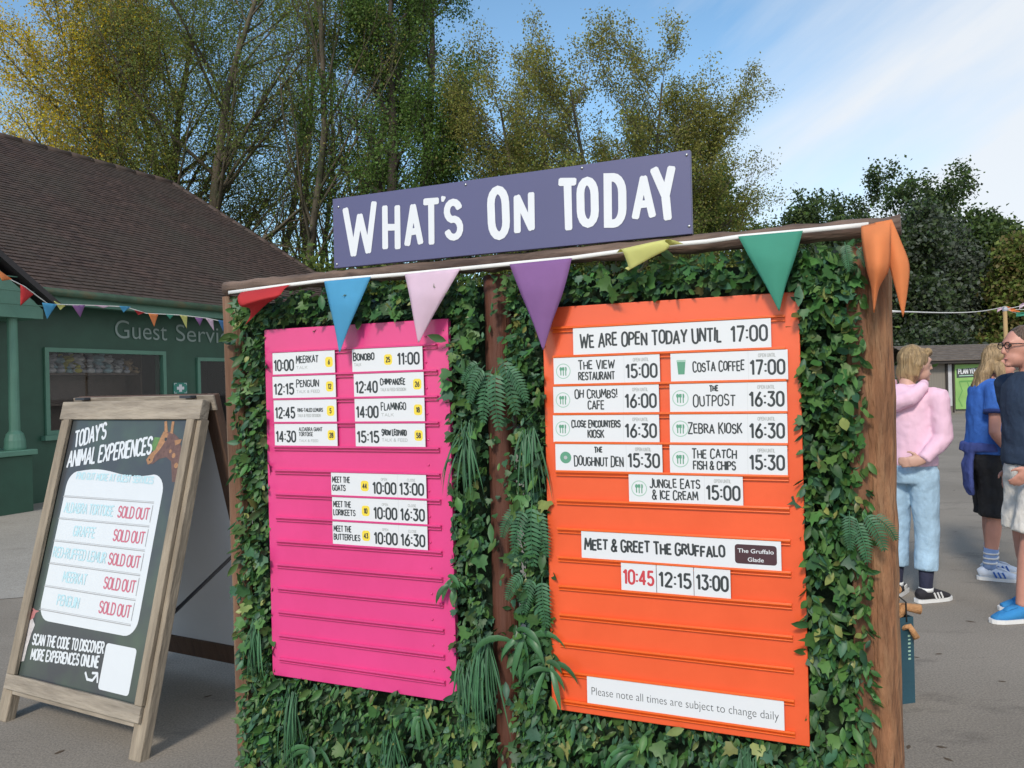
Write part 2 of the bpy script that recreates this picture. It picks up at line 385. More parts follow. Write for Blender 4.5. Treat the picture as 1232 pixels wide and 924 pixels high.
# ------------------------------------------------------------------ ground
def asphalt(name, a, b_, dark, crack=True):
    m = bpy.data.materials.new(name); m.use_nodes = True; nt = m.node_tree; L = nt.links.new
    b = nt.nodes['Principled BSDF']; b.inputs['Roughness'].default_value = .85
    tc = N(nt, 'ShaderNodeTexCoord')
    def noise(sc, det=5, ro=.6, st=None):
        n = N(nt, 'ShaderNodeTexNoise'); n.inputs['Scale'].default_value = sc; n.inputs['Detail'].default_value = det; n.inputs['Roughness'].default_value = ro
        if st:
            mp = N(nt, 'ShaderNodeMapping'); mp.inputs['Scale'].default_value = st; mp.inputs['Rotation'].default_value = (0, 0, R(20)); L(tc.outputs['Object'], mp.inputs['Vector']); L(mp.outputs[0], n.inputs['Vector'])
        else: L(tc.outputs['Object'], n.inputs['Vector'])
        return n
    def ramp(n, lo, hi):
        r = N(nt, 'ShaderNodeMapRange'); r.inputs['From Min'].default_value = lo; r.inputs['From Max'].default_value = hi; L(n.outputs['Fac'], r.inputs['Value']); return r.outputs[0]
    def mix(f, A, B):
        x = N(nt, 'ShaderNodeMix', data_type='RGBA')
        L(f, x.inputs['Factor'])
        for k, v in (('A', A), ('B', B)):
            if isinstance(v, tuple): x.inputs[k].default_value = (*v, 1)
            else: L(v, x.inputs[k])
        return x.outputs['Result']
    c = mix(ramp(noise(.55, 6, .6), .35, .65), a, b_)
    c = mix(ramp(noise(1.7, 7, .7, (1, 2.2, 1)), .57, .76), c, dark)          # damp and worn patches
    f = ramp(noise(110, 4, .75), .34, .68)
    gr = N(nt, 'ShaderNodeMapRange'); gr.inputs['To Min'].default_value = .62; gr.inputs['To Max'].default_value = 1.32; L(f, gr.inputs['Value'])
    h = N(nt, 'ShaderNodeHueSaturation'); L(c, h.inputs['Color']); L(gr.outputs[0], h.inputs['Value'])
    L(h.outputs[0], b.inputs['Base Color'])
    bp = N(nt, 'ShaderNodeBump'); bp.inputs['Strength'].default_value = .5; bp.inputs['Distance'].default_value = .005
    L(noise(110, 4, .75).outputs['Fac'], bp.inputs['Height']); L(bp.outputs[0], b.inputs['Normal'])
    return m
tarmac = asphalt('worn_tarmac', (.215, .188, .154), (.290, .256, .213), (.115, .098, .081))
paving = asphalt('pale_paving', (.31, .29, .255), (.37, .345, .305), (.24, .22, .19))
mb = MB(); mb.add([(-260, -60, 0), (260, -60, 0), (260, 420, 0), (-260, 420, 0)], [(0, 1, 2, 3)])
tag(mb.build('ground', tarmac), kind='structure')
mb = MB(); e0 = ground(-30, 723, .004); e1 = ground(60, 716, .004)
dv = (e1 - e0).normalized(); nv = Vector((-dv.y, dv.x, 0))
q = [e0 - dv * 12, e0 + dv * 2.6, e0 + dv * 5.0 + nv * 6, e0 + dv * 5 + nv * 14, e0 - dv * 12 + nv * 14]
mb.add([(p.x, p.y, .004) for p in q], [tuple(range(5))])
tag(mb.build('path', paving), kind='structure')

# ------------------------------------------------------------------ guest services building
BA = R(65.5); b_o = Vector((-6.49, 10.8, 0))
bx_ = Vector((math.cos(BA), math.sin(BA), 0)); by_ = Vector((-math.sin(BA), math.cos(BA), 0))
def bl(px, py, y=0.0):
    p = on_plane(px, py, b_o + by_ * y, by_) - b_o
    return p.dot(bx_), p.z
bld = empty('visitor_building', b_o, BA)
tag(bld, 'dark green visitor building with brown tiled roof reading Guest Services', 'building')
XE = 8.2; X0 = -7.0; OV = .38
zf = bl(100, 369, -OV)[1]; ze = bl(100, 352, -OV)[1]
ridge_y = 4.3; ridge_x1 = 6.3; ridge_z = ze + (ridge_y + OV) * math.tan(R(36.0))
# windows on the front wall (local x, z)
wx0, wz1 = bl(52, 418); wx1 = bl(198, 424)[0]; wz0 = bl(52, 524)[1]
dx0 = bl(236, 430)[0]; dx1 = dx0 + 1.9; dz1 = bl(236, 430)[1]; dz0 = .06
mb = MB(); T = .22
def wall_rect(x0, x1, z0, z1): mb.b2((x0, 0, z0), (x1, T, z1))
zt = zf + .12
wall_rect(X0, wx0, 0, zt); wall_rect(wx0, wx1, 0, wz0); wall_rect(wx0, wx1, wz1, zt); wall_rect(wx1, dx0, 0, zt); wall_rect(dx0, dx1, dz1, zt); wall_rect(dx0, dx1, 0, dz0); wall_rect(dx1, XE, 0, zt)
mb.b2((XE - T, T, 0), (XE, 2 * ridge_y, zt)); mb.b2((X0, 2 * ridge_y - T, 0), (XE - T, 2 * ridge_y, zt)); mb.b2((X0, T, 0), (X0 + T, 2 * ridge_y - T, zt))
mb.build('wall', dark_green, bld)
# roof in real stepped courses
tile = bpy.data.materials.new('roof_tiles'); tile.use_nodes = True
def tile_mat(m):
    nt = m.node_tree; L = nt.links.new; b = nt.nodes['Principled BSDF']; b.inputs['Roughness'].default_value = .8
    gm = N(nt, 'ShaderNodeTexCoord'); br = N(nt, 'ShaderNodeTexNoise'); br.inputs['Scale'].default_value = 1.0; br.inputs['Detail'].default_value = 2
    mp = N(nt, 'ShaderNodeMapping'); mp.inputs['Scale'].default_value = (6, 9, 9); L(gm.outputs['Object'], mp.inputs[0]); L(mp.outputs[0], br.inputs[0])
    n2 = N(nt, 'ShaderNodeTexNoise'); n2.inputs['Scale'].default_value = .9; n2.inputs['Detail'].default_value = 5; L(gm.outputs['Object'], n2.inputs[0])
    cr1 = N(nt, 'ShaderNodeValToRGB'); cr1.color_ramp.elements[0].position = .3; cr1.color_ramp.elements[0].color = (.040, .026, .021, 1); cr1.color_ramp.elements[1].position = .7; cr1.color_ramp.elements[1].color = (.098, .062, .049, 1)
    L(br.outputs['Fac'], cr1.inputs[0])
    cr2 = N(nt, 'ShaderNodeValToRGB'); cr2.color_ramp.elements[0].position = .42; cr2.color_ramp.elements[0].color = (0, 0, 0, 1); cr2.color_ramp.elements[1].position = .75; cr2.color_ramp.elements[1].color = (1, 1, 1, 1)
    L(n2.outputs['Fac'], cr2.inputs[0])
    mx = N(nt, 'ShaderNodeMix', data_type='RGBA'); mx.inputs['B'].default_value = (.062, .050, .038, 1)
    L(cr2.outputs[0], mx.inputs['Factor']); L(cr1.outputs[0], mx.inputs['A'])
    L(mx.outputs['Result'], b.inputs['Base Color'])
tile_mat(tile)
mb = MB(); n_c = 58
slope_l = math.hypot(ridge_y + OV, ridge_z - ze)
su = Vector((0, (ridge_y + OV) / slope_l, (ridge_z - ze) / slope_l)); sn = Vector((0, -su.z, su.y))
rr = random.Random(3)
for k in range(n_c):
    f0, f1 = k / n_c, (k + 1.15) / n_c
    x1 = XE + .1 + (ridge_x1 - XE - .1) * f0
    a = Vector((0, -OV - .06, ze)) + su * (f0 * slope_l); c = Vector((0, -OV - .06, ze)) + su * (min(f1, 1) * slope_l)
    # each course is cut into tiles with small differences in lift
    x = X0 - .3 + (k % 2) * .085
    vs = []; fs = []
    while x < x1 - .02:
        xe = min(x + .17, x1); l = .012 + rr.uniform(0, .006)
        o = len(vs)
        for xx in (x + .003, xe - .003):
            p = a + sn * l; vs += [(xx, p.y, p.z), (xx, (a).y, a.z), (xx, c.y, c.z)]
        fs += [(o, o + 3, o + 5, o + 2), (o + 1, o + 4, o + 3, o)]
        x += .17
    mb.add(vs, fs)
def plain_slope(p): mb.add(p, [tuple(range(len(p)))])
eb = 2 * ridge_y + OV
plain_slope([(X0 - .3, eb, ze), (X0 - .3, ridge_y, ridge_z), (ridge_x1, ridge_y, ridge_z), (XE + .1, eb, ze)])
plain_slope([(XE + .1, -OV, ze), (XE + .1, eb, ze), (ridge_x1, ridge_y, ridge_z)])
plain_slope([(X0 - .3, -OV, ze - .02), (XE, -OV, ze - .02), (ridge_x1, ridge_y, ridge_z - .03), (X0 - .3, ridge_y, ridge_z - .03)])
roof = mb.build('roof', tile, bld)
mb = MB(); n = 26
for i in range(n):
    x = X0 + (ridge_x1 - X0) * i / n; mb.tube([(x, ridge_y, ridge_z + .01 + .01 * (i % 2)), (x + (ridge_x1 - X0) / n * .98, ridge_y, ridge_z + .01)], .09, 8)
n = 18; h0, h1 = Vector((ridge_x1, ridge_y, ridge_z)), Vector((XE + .1, -OV, ze))
for i in range(n): mb.tube([h0.lerp(h1, i / n), h0.lerp(h1, (i + .97) / n)], [.085, .095], 8)
mb.build('ridge_tiles', tile, roof)
# fascia and gutter, soffit
mb = MB(); mb.b2((X0, -OV - .02, zf), (XE, -OV + .02, ze - .045)); mb.b2((X0, -OV + .02, zf + .03), (XE, -.002, zf + .06)); mb.build('fascia', pale_green, bld)
mb = MB(); mb.tube([(X0, -OV - .085, ze - .045), (XE, -OV - .085, ze - .045)], .055, 10); mb.build('gutter', mat('gutter_green', (.05, .10, .06), .5, .3, 4, stain=(.10, .10, .05), sscale=5), bld)
# window and door
def window(name, x0, x1, z0, z1, fw=.06, sill=True):
    mb = MB()
    mb.b2((x0 - .0, -.035, z1 - fw), (x1, .05, z1)); mb.b2((x0, -.035, z0), (x1, .05, z0 + fw))
    mb.b2((x0, -.033, z0 + fw), (x0 + fw, .05, z1 - fw)); mb.b2((x1 - fw, -.033, z0 + fw), (x1, .05, z1 - fw))
    fr = mb.build(name, pale_green, bld)
    p = MB(); p.b2((x0 + fw - .01, .008, z0 + fw - .01), (x1 - fw + .01, .014, z1 - fw + .01)); p.build('pane', glass, fr)
    if sill: s = MB(); s.b2((x0 - .06, -.09, z0 - .07), (x1 + .06, .05, z0 - .002)); s.build('sill', pale_green, fr)
    return fr
window('window', wx0, wx1, wz0, wz1)
dr = window('door', dx0, dx1, dz0, dz1, .06, False)
h = MB(); h.tube([(dx0 + .2, -.07, .9), (dx0 + .2, -.07, 1.3)], .014, 8); h.build('handle', white_paint, dr)
# the dark room behind the glass
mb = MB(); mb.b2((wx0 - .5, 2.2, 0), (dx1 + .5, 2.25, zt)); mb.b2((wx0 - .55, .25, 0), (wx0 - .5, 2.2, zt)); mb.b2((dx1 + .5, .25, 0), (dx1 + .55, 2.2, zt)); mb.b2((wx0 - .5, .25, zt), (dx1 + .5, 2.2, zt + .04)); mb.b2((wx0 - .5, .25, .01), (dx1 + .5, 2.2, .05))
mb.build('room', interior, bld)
# shop shelves with soft toys
shelf = empty('display_shelf', b_o + bx_ * ((wx0 + wx1) / 2) + by_ * .6, BA); tag(shelf, 'dark display shelves of soft toys inside the shop window', 'shelf')
hw = (wx1 - wx0) / 2 - .1
zs = bl(100, 449, .55)[1]
mb = MB()
for zz in (zs, zs - .45, zs - .9): mb.b2((-hw, -.16, zz - .03), (hw, .18, zz))
mb.b2((-hw - .03, -.16, 0), (-hw, .18, zs + .5)); mb.b2((hw, -.16, 0), (hw + .03, .18, zs + .5)); mb.b2((-hw, .18, 0), (hw, .2, zs + .5))
mb.build('shelf_frame', shelf_wood, shelf)
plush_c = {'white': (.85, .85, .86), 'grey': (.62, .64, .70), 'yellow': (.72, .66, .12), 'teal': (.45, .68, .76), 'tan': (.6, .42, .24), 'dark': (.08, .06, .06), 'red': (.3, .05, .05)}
PM = {k: mat('plush_' + k, tuple(x * .4 for x in v), .9, .15, 20, bump=.4, bscale=120) for k, v in plush_c.items()}  # toy colours darkened to stand in for the dimmer light behind the glass
def soft_toy(loc, rz, s, m, label, group=None, name='soft_toy'):
    """seated soft animal facing -y"""
    e = empty(name, loc, rz); tag(e, label, 'soft toy', group)
    b = MB(); b.ball((0, 0, .085 * s), (.075 * s, .07 * s, .09 * s)); b.build('body', m, e)
    b = MB(); b.ball((0, -.02 * s, .205 * s), (.065 * s, .06 * s, .058 * s)); b.ball((0, -.075 * s, .19 * s), (.032 * s, .03 * s, .026 * s))
    for q in (-1, 1): b.ball((q * .05 * s, 0, .262 * s), (.022 * s, .012 * s, .024 * s))
    b.build('head', m, e)
    for q in (-1, 1):
        b = MB(); b.tube([(q * .04 * s, -.03 * s, .03 * s), (q * .06 * s, -.09 * s, .03 * s), (q * .07 * s, -.14 * s, .034 * s)], [.03 * s, .03 * s, .036 * s], 8); b.build('leg', m, e)
        b = MB(); b.tube([(q * .06 * s, -.01 * s, .14 * s), (q * .09 * s, -.06 * s, .10 * s), (q * .07 * s, -.1 * s, .085 * s)], [.024 * s, .022 * s, .026 * s], 8); b.build('arm', m, e)
    return e
toys = [(-.78, 'white', 1.15), (-.60, 'grey', 1.1), (-.45, 'teal', 1.0), (-.30, 'yellow', 1.1), (-.13, 'white', 1.2), (.05, 'grey', 1.1), (.24, 'teal', 1.2), (.42, 'white', 1.1), (.66, 'grey', .9), (.84, 'tan', .9)]
tn = {'white': 'white', 'grey': 'pale grey', 'yellow': 'yellow', 'teal': 'pale blue', 'tan': 'tan'}
places = ['at the far left end', 'second along', 'beside the yellow one', 'in the middle left', 'just past the yellow one', 'in the middle', 'right of the middle', 'in the right half', 'near the right end', 'at the right end']
for (fx, c, s), pl in zip(toys, places):
    p = b_o + bx_ * ((wx0 + wx1) / 2 + fx * hw) + by_ * .56 + Vector((0, 0, zs))
    soft_toy(p, BA + rnd.uniform(-.4, .4), s, PM[c], f'{tn[c]} soft toy {pl} of the shop window shelf', 'soft toys on the window shelf').scale = (1.45, 1.1, .92)
# lettering and first aid sign on the wall
ink = Ink(-.012)
a = bl(138, 405); b = bl(200.5, 409); ink.font('Guest', a[0], a[1] - .02, .40, b[0] - a[0], bold=-.004)
c = bl(211.5, 413.5); s5 = (b[0] - a[0]) * 1.62; ink.font('Services', c[0], a[1] - .02, .40, s5, bold=-.004)
ink.build('lettering', mat('silver_letters', (.24, .32, .30), .4, .05), bld)
fa = bl(216.5, 467)
mb = MB(); mb.b2((fa[0] - .14, -.012, fa[1] - .09), (fa[0] + .14, -.003, fa[1] + .09)); sg = mb.build('safety_sign', mat('sign_green', (.03, .22, .17), .4, .03), bld)
ink = Ink(-.014); ink.poly([(fa[0] - .03, fa[1] - .06), (fa[0] + .03, fa[1] - .06), (fa[0] + .03, fa[1] + .06), (fa[0] - .03, fa[1] + .06)]); ink.poly([(fa[0] - .075, fa[1] - .024), (fa[0] + .075, fa[1] - .024), (fa[0] + .075, fa[1] + .024), (fa[0] - .075, fa[1] + .024)])
for q in (-1, 1):
    for r_ in (-1, 1): ink.stroke([(fa[0] + q * .125, fa[1] + r_ * .05), (fa[0] + q * .125, fa[1] + r_ * .08), (fa[0] + q * .08, fa[1] + r_ * .08)], .008)
ink.build('emblem', white_paint, sg)
# gabled porch at the left with its column on a plinth
PY = -.62
g0 = bl(52, 384, PY); g1 = bl(62, 366, PY); g2 = bl(0, 312, PY)
sl = (g1[1] - g2[1]) / (g1[0] - g2[0])
gx = -5.0
ap_x = g2[0] - 1.3; ap_z = g2[1] - 1.3 * sl
mb = MB()
zb = g0[1]
mb.prism([(2 * ap_x - g0[0], zb), (g0[0], zb), (g0[0], zb + .12), (ap_x, ap_z - .05), (2 * ap_x - g0[0], zb + .12)], PY, PY + .05)
for k in range(1, 9): zz = zb + k * .17; hwid = (ap_z - zz) / abs(sl); mb.b2((ap_x - hwid * .97, PY - .008, zz - .006), (ap_x + hwid * .97, PY + .004, zz + .006)) if zz < ap_z - .2 else None
mb.b2((2 * ap_x - g0[0], PY + .05, zb - .001), (g0[0], -.002, zb + .10))
mb.build('gable', pale_green, bld)
mb = MB(); vd = Vector((g1[0] + .06 - ap_x, 0, (g1[0] + .06 - ap_x) * sl)); ang = math.atan2(vd.z, vd.x)
for q in (1, -1):
    mb.box((ap_x + q * vd.x / 2, PY + .28, ap_z + vd.z / 2 + .03), (vd.length, .72, .07), 0, Matrix.Rotation(-ang * q, 3, 'Y'))
mb.build('porch_roof', mat('dark_bargeboard', (.03, .026, .028), .6, .2, 6), bld)
cx_, _ = bl(16.5, 470, PY + .12); cw = .055; cy_ = PY + .12
pz = bl(20, 541, PY + .12)[1]
mb = MB(); mb.tube([(cx_, cy_, pz), (cx_, cy_, pz + .03), (cx_, cy_, pz + .12), (cx_, cy_, pz + .20), (cx_, cy_, pz + .24), (cx_, cy_, zb)], [.12, .125, .12, .10, .065, .06], 16, smooth=False)
mb.build('column', pale_green, bld, .006)
p1x, _ = bl(40, 575, PY - .02)
mb = MB(); mb.b2((p1x - .95, PY - .02, 0), (p1x, .0 - .003, pz - .07)); mb.build('plinth', dark_green, bld, .01)
mb = MB(); mb.b2((p1x - 1.0, PY - .07, pz - .069), (p1x + .04, -.003, pz)); mb.build('plinth_cap', pale_green, bld, .01)

# bunting along the eaves
FL = {'red': (.62, .045, .05), 'blue': (.10, .42, .68), 'pink': (.80, .62, .74), 'purple': (.31, .15, .38), 'yellow': (.74, .74, .27), 'green': (.075, .37, .26), 'orange': (.85, .31, .11), 'dull_blue': (.07, .20, .42)}
FM = {k: mat('flag_' + k, v, .8, .06, 8, transl=.38, bump=.25, bscale=14, bdist=.012) for k, v in FL.items()}
cord_m = mat('white_tape', (.72, .72, .70), .8, .08)
def flag_mesh(rows, nu=8, nv=10):
    """rows: list of (left point, right point) from top edge to tip, smoothly joined"""
    k = len(rows)
    def spl(P, t):
        x = t * (k - 1); i = min(int(x), k - 2); f = x - i
        p0, p1, p2, p3 = P[max(i - 1, 0)], P[i], P[i + 1], P[min(i + 2, k - 1)]
        return .5 * ((2 * p1) + (p2 - p0) * f + (2 * p0 - 5 * p1 + 4 * p2 - p3) * f * f + (3 * p1 - p0 - 3 * p2 + p3) * f ** 3)
    Ls = [Vector(r[0]) for r in rows]; Rs = [Vector(r[1]) for r in rows]
    bul = [r[2] if len(r) > 2 else 0.0 for r in rows]
    vs = []; fs = []
    for j in range(nv + 1):
        t = j / nv; a = spl(Ls, t); b = spl(Rs, t); x = t * (k - 1); i = min(int(x), k - 2); bu = bul[i] + (bul[i + 1] - bul[i]) * (x - i)
        for u in range(nu + 1):
            s = u / nu; p = a.lerp(b, s); p.y += bu * math.sin(math.pi * s); vs.append(p)
    for j in range(nv):
        for u in range(nu):
            o = j * (nu + 1) + u; fs.append((o, o + 1, o + nu + 2, o + nu + 1))
    m = MB(); m.add(vs, fs, 0, True); return m
def thin(o, t=.0006):
    s = o.modifiers.new('cloth', 'SOLIDIFY'); s.thickness = t; s.offset = 0; return o
eb_ = empty('bunting', b_o + by_ * (-OV - .16), BA); tag(eb_, 'string of small coloured flags under the eaves of the green building', 'bunting')
pts_px = [(-14, 318, -.4), (0, 330, -.4), (30, 345, -.4), (58, 366, -.35), (95, 367, 0), (150, 369, 0), (176, 377, 0), (215, 379, 0), (250, 383, 0), (290, 392, 0), (330, 396, 0)]
sp_ = []
for px, py, yo in pts_px:
    y = -OV - .16 + yo; l = bl(px, py, y); sp_.append(Vector((l[0], yo, l[1])))
mb = MB(); mb.tube(sp_, .007, 5); mb.build('cord', cord_m, eb_)
fl = [((-6, 322), (14, 336), (2, 338), 'orange', -.4), ((24, 342), (40, 354), (24, 368), 'red', -.4), ((50, 364), (68, 366), (56, 384), 'blue', -.38), ((64, 362), (78, 368), (72, 373), 'yellow', -.2), ((86, 367), (102, 367), (96, 382), 'purple', 0), ((112, 367), (132, 368), (124, 371), 'pink', 0), ((143, 368), (157, 369), (148, 376), 'blue', 0), ((161, 373), (174, 376), (166, 379), 'red', 0), ((178, 377), (190, 378), (185, 393), 'orange', 0), ((199, 378), (209, 379), (204, 384), 'green', 0), ((216, 379), (225, 380), (224, 395), 'yellow', 0), ((234, 382), (244, 383), (240, 392), 'purple', 0), ((247, 383), (256, 385), (257, 398), 'pink', 0), ((262, 385), (271, 386), (268, 399), 'dull_blue', 0), ((278, 388), (290, 391), (284, 402), 'red', 0)]
for a, b, t, c, yo in fl:
    y = -OV - .16 + yo
    P = [Vector((bl(*q, y)[0], yo - .008, bl(*q, y)[1])) for q in (a, b, t)]
    ff = flag_mesh([(P[0], P[1], 0), (P[0].lerp(P[2], .5), P[1].lerp(P[2], .5), rnd.uniform(-.03, .03)), (P[2], P[2] + Vector((.002, 0, 0)))], 4, 5).build('flag', FM[c], eb_)
    thin(ff); ff['label'] = f'small {c.replace("_", " ")} triangular flag'
# ------------------------------------------------------------------ the notice board
YAW = -0.40319; B0 = Vector((0.4341, 2.3581, 0))
ux = Vector((math.cos(YAW), math.sin(YAW), 0)); uy = Vector((-math.sin(YAW), math.cos(YAW), 0))
def bp(px, py, y=0.0):
    p = on_plane(px, py, B0 + uy * y, uy) - B0
    return p.dot(ux), p.z
def BL(u, y, v): return B0 + ux * u + uy * y + Vector((0, 0, v))
def lathe_log(mb, p0, p1, r, n=14, k=12, wob=.06, seed=0, mi=0):
    rr = random.Random(seed); p0, p1 = Vector(p0), Vector(p1); d = (p1 - p0)
    path = []; rad = []
    for i in range(k + 1):
        f = i / k; path.append(p0 + d * f + Vector((rr.uniform(-1, 1), rr.uniform(-1, 1), rr.uniform(-1, 1))) * r * wob); rad.append(r * (1 + rr.uniform(-wob, wob)))
    mb.tube(path, rad, n, mi)
wood_post = mat('stained_log', (.215, .098, .046), .85, .45, 8, (3, 3, .5), bump=1.0, bscale=22, stain=(.33, .19, .10), sscale=5.5)
wood_old = mat('weathered_rail', (.155, .105, .080), .85, .45, 9, (.5, 3, 3), bump=.7, bscale=14, stain=(.055, .034, .027), sscale=6)
wood_left = mat('weathered_post', (.17, .085, .048), .85, .35, 7, (3, 3, .3), bump=.6, bscale=16, stain=(.27, .20, .13), sscale=4)
wood_red = mat('red_brown_post', (.095, .032, .018), .7, .3, 6, (3, 3, .3), bump=.5, bscale=16)
pink_m = mat('pink_paint', (.68, .054, .225), .32, .05, 2.5, bump=.02, bscale=90, coat=.15, stain=(.635, .049, .205), sscale=3)
orange_m = mat('orange_paint', (.76, .105, .032), .32, .05, 2.5, bump=.02, bscale=90, coat=.15, stain=(.71, .094, .027), sscale=3)
orange_rail = mat('orange_rail', (.78, .115, .008), .35, .03, 2)
navy_m = mat('sign_slate_blue', (.088, .088, .190), .42, .04, 2)
strip_m = mat('white_strip', (.67, .69, .715), .32, .02, 3)
ink_m = mat('charcoal_ink', (.030, .038, .042), .5, .05)
grey_ink = mat('grey_ink', (.42, .44, .44), .5, .05)
red_ink = mat('red_ink', (.52, .045, .06), .5, .05)
green_ink = mat('green_ink', (.10, .30, .19), .5, .05)
pale_green_ink = mat('pale_green_ink', (.33, .52, .42), .5, .05)
yellow_m = mat('yellow_sticker', (.80, .62, .06), .4, .03)
steel = mat('screw_steel', (.5, .5, .5), .35, 0, metal=1)
brown_plaque = mat('dark_plaque', (.055, .022, .03), .45, .1)

nb = empty('notice_board', B0, YAW)
tag(nb, "timber notice board of pink and orange panels in leaves under a WHAT'S ON TODAY sign", 'notice board')
# posts and rail
uL = bp(286, 640, .05)[0]; uR = bp(1058, 640, .05)[0]; uM = bp(606, 640, .06)[0]
zbL = bp(265, 348, -.03)[1]; zbR = bp(1083, 265, -.03)[1]
zb_ = (zbL + zbR) / 2
print('uL,uR,uM', uL, uR, uM, 'beam z', zbL, zbR)
mb = MB(); lathe_log(mb, (uR, .06, 0), (uR, .06, zb_ - .03), .0475, 20, 26, .045, 5); mb.build('post', wood_post, nb)
mb = MB(); mb.b2((uR - .072, .02, 0), (uR - .02, .08, zb_ - .04)); mb.build('side_plank', mat('brown_plank', (.17, .075, .035), .7, .2, 6, (3, 3, .4), bump=.3), nb, .004)
mb = MB(); lathe_log(mb, (uL + .02, .06, 0), (uL, .06, zb_ - .03), .041, 16, 14, .03, 6); mb.build('post', wood_left, nb)
mb = MB(); lathe_log(mb, (uM, .075, 0), (uM - .01, .075, zb_ - .03), .044, 16, 14, .03, 8); mb.build('post', wood_red, nb)
u0 = bp(264, 350, -.03)[0]; u1 = bp(1084, 265, -.03)[0]
mb = MB(); lathe_log(mb, (u0, .01, zb_ - .004), (u1, .01, zb_ + .006), .0265, 14, 60, .10, 9); mb.build('top_rail', wood_old, nb)
# backing of the leaf wall
zt_ = zb_ - .06
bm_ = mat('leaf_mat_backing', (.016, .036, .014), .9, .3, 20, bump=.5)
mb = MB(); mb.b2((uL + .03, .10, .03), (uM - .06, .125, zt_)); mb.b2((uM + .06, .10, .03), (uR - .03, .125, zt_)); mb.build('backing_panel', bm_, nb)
mb = MB()
for zz in (.3, 1.0, 1.7): mb.b2((uL, .126, zz), (uR, .165, zz + .09))
mb.build('cross_batten', wood_red, nb)

# two painted panels with slot rails
def panel(name, tl, tr, br, bl_, material, rail_m, rails_px, label, screws=False):
    P = [bp(*q) for q in (tl, tr, br, bl_)]
    x0 = (P[0][0] + P[3][0]) / 2; x1 = (P[1][0] + P[2][0]) / 2; z1 = (P[0][1] + P[1][1]) / 2; z0 = (P[2][1] + P[3][1]) / 2
    mb = MB(); mb.b2((x0, 0, z0), (x1, .022, z1)); pn = mb.build(name, material, nb, .002); pn['label'] = label
    rl = [(bp(*a), bp(*b)) for a, b in rails_px]
    xa = sum(a[0] for a, b in rl) / len(rl); xb = sum(b[0] for a, b in rl) / len(rl)
    zs_ = [(a[1] + b[1]) / 2 for a, b in rl]
    # even spacing fitted to the measured rows
    k = np.arange(len(zs_)); cf = np.polyfit(k, zs_, 1); zs_ = [float(np.polyval(cf, i)) for i in k]
    for z in zs_:
        m = MB()
        m.b2((xa, -.0135, z - .0034), (xb, -.0005, z + .0008))                     # ledge the strips stand on
        m.b2((xa, -.0135, z + .0011), (xb, -.0117, z + .0034))                   # small lip in front of it
        m.b2((xa, -.0078, z - .0147), (xb, -.0005, z - .0113))                   # hood over the strip below
        m.b2((xa, -.003, z - .0112), (xb, -.0005, z - .0035))
        r_ = m.build('slot_rail', rail_m, pn, .0008)
        if screws: s = MB(); s.tube([(xb - .045, -.0005, z + .028), (xb - .045, -.004, z + .028)], [.004, .003], 8); s.build('screw', rail_m, r_)
    return x0, x1, z0, z1, xa, xb, zs_
prails = [((328, 424.5), (528, 412.7)), ((328, 453.3), (528, 443.2)), ((328.7, 481.3), (528, 474)), ((329.7, 508.7), (529, 505.7)), ((330.7, 537.7), (530, 538.5)), ((330, 566.4), (531, 570.4)), ((331, 594.8), (532, 600.5)), ((332.7, 622), (533, 632)), ((332.7, 650.6), (532, 662.8)), ((334.3, 679), (532.8, 693.3)), ((335.7, 706.3), (532.8, 725)), ((336.7, 735), (533.8, 756.4)), ((337.7, 762.2), (534.5, 788)), ((338.4, 789.8), (535, 818.4))]
orails = [((667, 395.5), (946, 379.7)), ((667, 428), (948, 418)), ((667, 462), (948, 456)), ((666, 496.8), (949, 495.5)), ((666, 531.7), (950, 533.8)), ((670, 567.4), (951, 573)), ((669, 601.5), (951, 612)), ((671.7, 636), (951.8, 649.7)), ((672.9, 671), (951.8, 688.9)), ((672.9, 705.7), (952.9, 727.7)), ((673.6, 739), (952.9, 763.5)), ((674, 773.6), (953, 801.6)), ((676, 806.5), (951.8, 838)), ((677, 842.7), (951.8, 873.3))]
PK = panel('slotted_panel', (316.8, 400), (540.5, 379.5), (548, 845), (329.2, 812.6), pink_m, pink_m, prails, 'bright pink panel with horizontal slots', True)
OR = panel('slotted_panel', (653.5, 370), (965, 351), (970.5, 894), (663, 856), orange_m, orange_rail, orails, 'bright orange panel with horizontal slots')
print('pink', [round(x, 3) if isinstance(x, float) else x for x in PK[:6]], 'orange', OR[:6], OR[6])

# title sign
S = [bp(*q, -.01) for q in ((400, 241.6), (829.8, 178), (833.4, 278), (403, 325.5))]
sx0 = (S[0][0] + S[3][0]) / 2; sx1 = (S[1][0] + S[2][0]) / 2; sz1 = (S[0][1] + S[1][1]) / 2; sz0 = (S[2][1] + S[3][1]) / 2
print('sign', sx0, sx1, sz0, sz1)
mb = MB(); mb.b2((sx0, -.012, sz0), (sx1, .008, sz1)); sign = mb.build('title_sign', navy_m, nb, .0015)
ink = Ink(-.0135)
def sl(px, py): return bp(px, py, -.0135)
def big(ch, quad, t, **k):
    """quad: top-left, bottom-left, bottom-right corner pixels of the letter"""
    tl, bl_, br = [sl(*q) for q in quad]
    gw, st, cl = GL[ch]
    for i, plist in enumerate(st):
        q = []
        for (a, b) in plist:
            fx = a / gw if gw > .1 else .5
            x = bl_[0] + (br[0] - bl_[0]) * fx + (tl[0] - bl_[0]) * b; z = bl_[1] + (br[1] - bl_[1]) * fx + (tl[1] - bl_[1]) * b
            q.append((x, z))
        ink.stroke(q, t * 1.04, i in cl, 0, t * .98 if i not in cl else None)
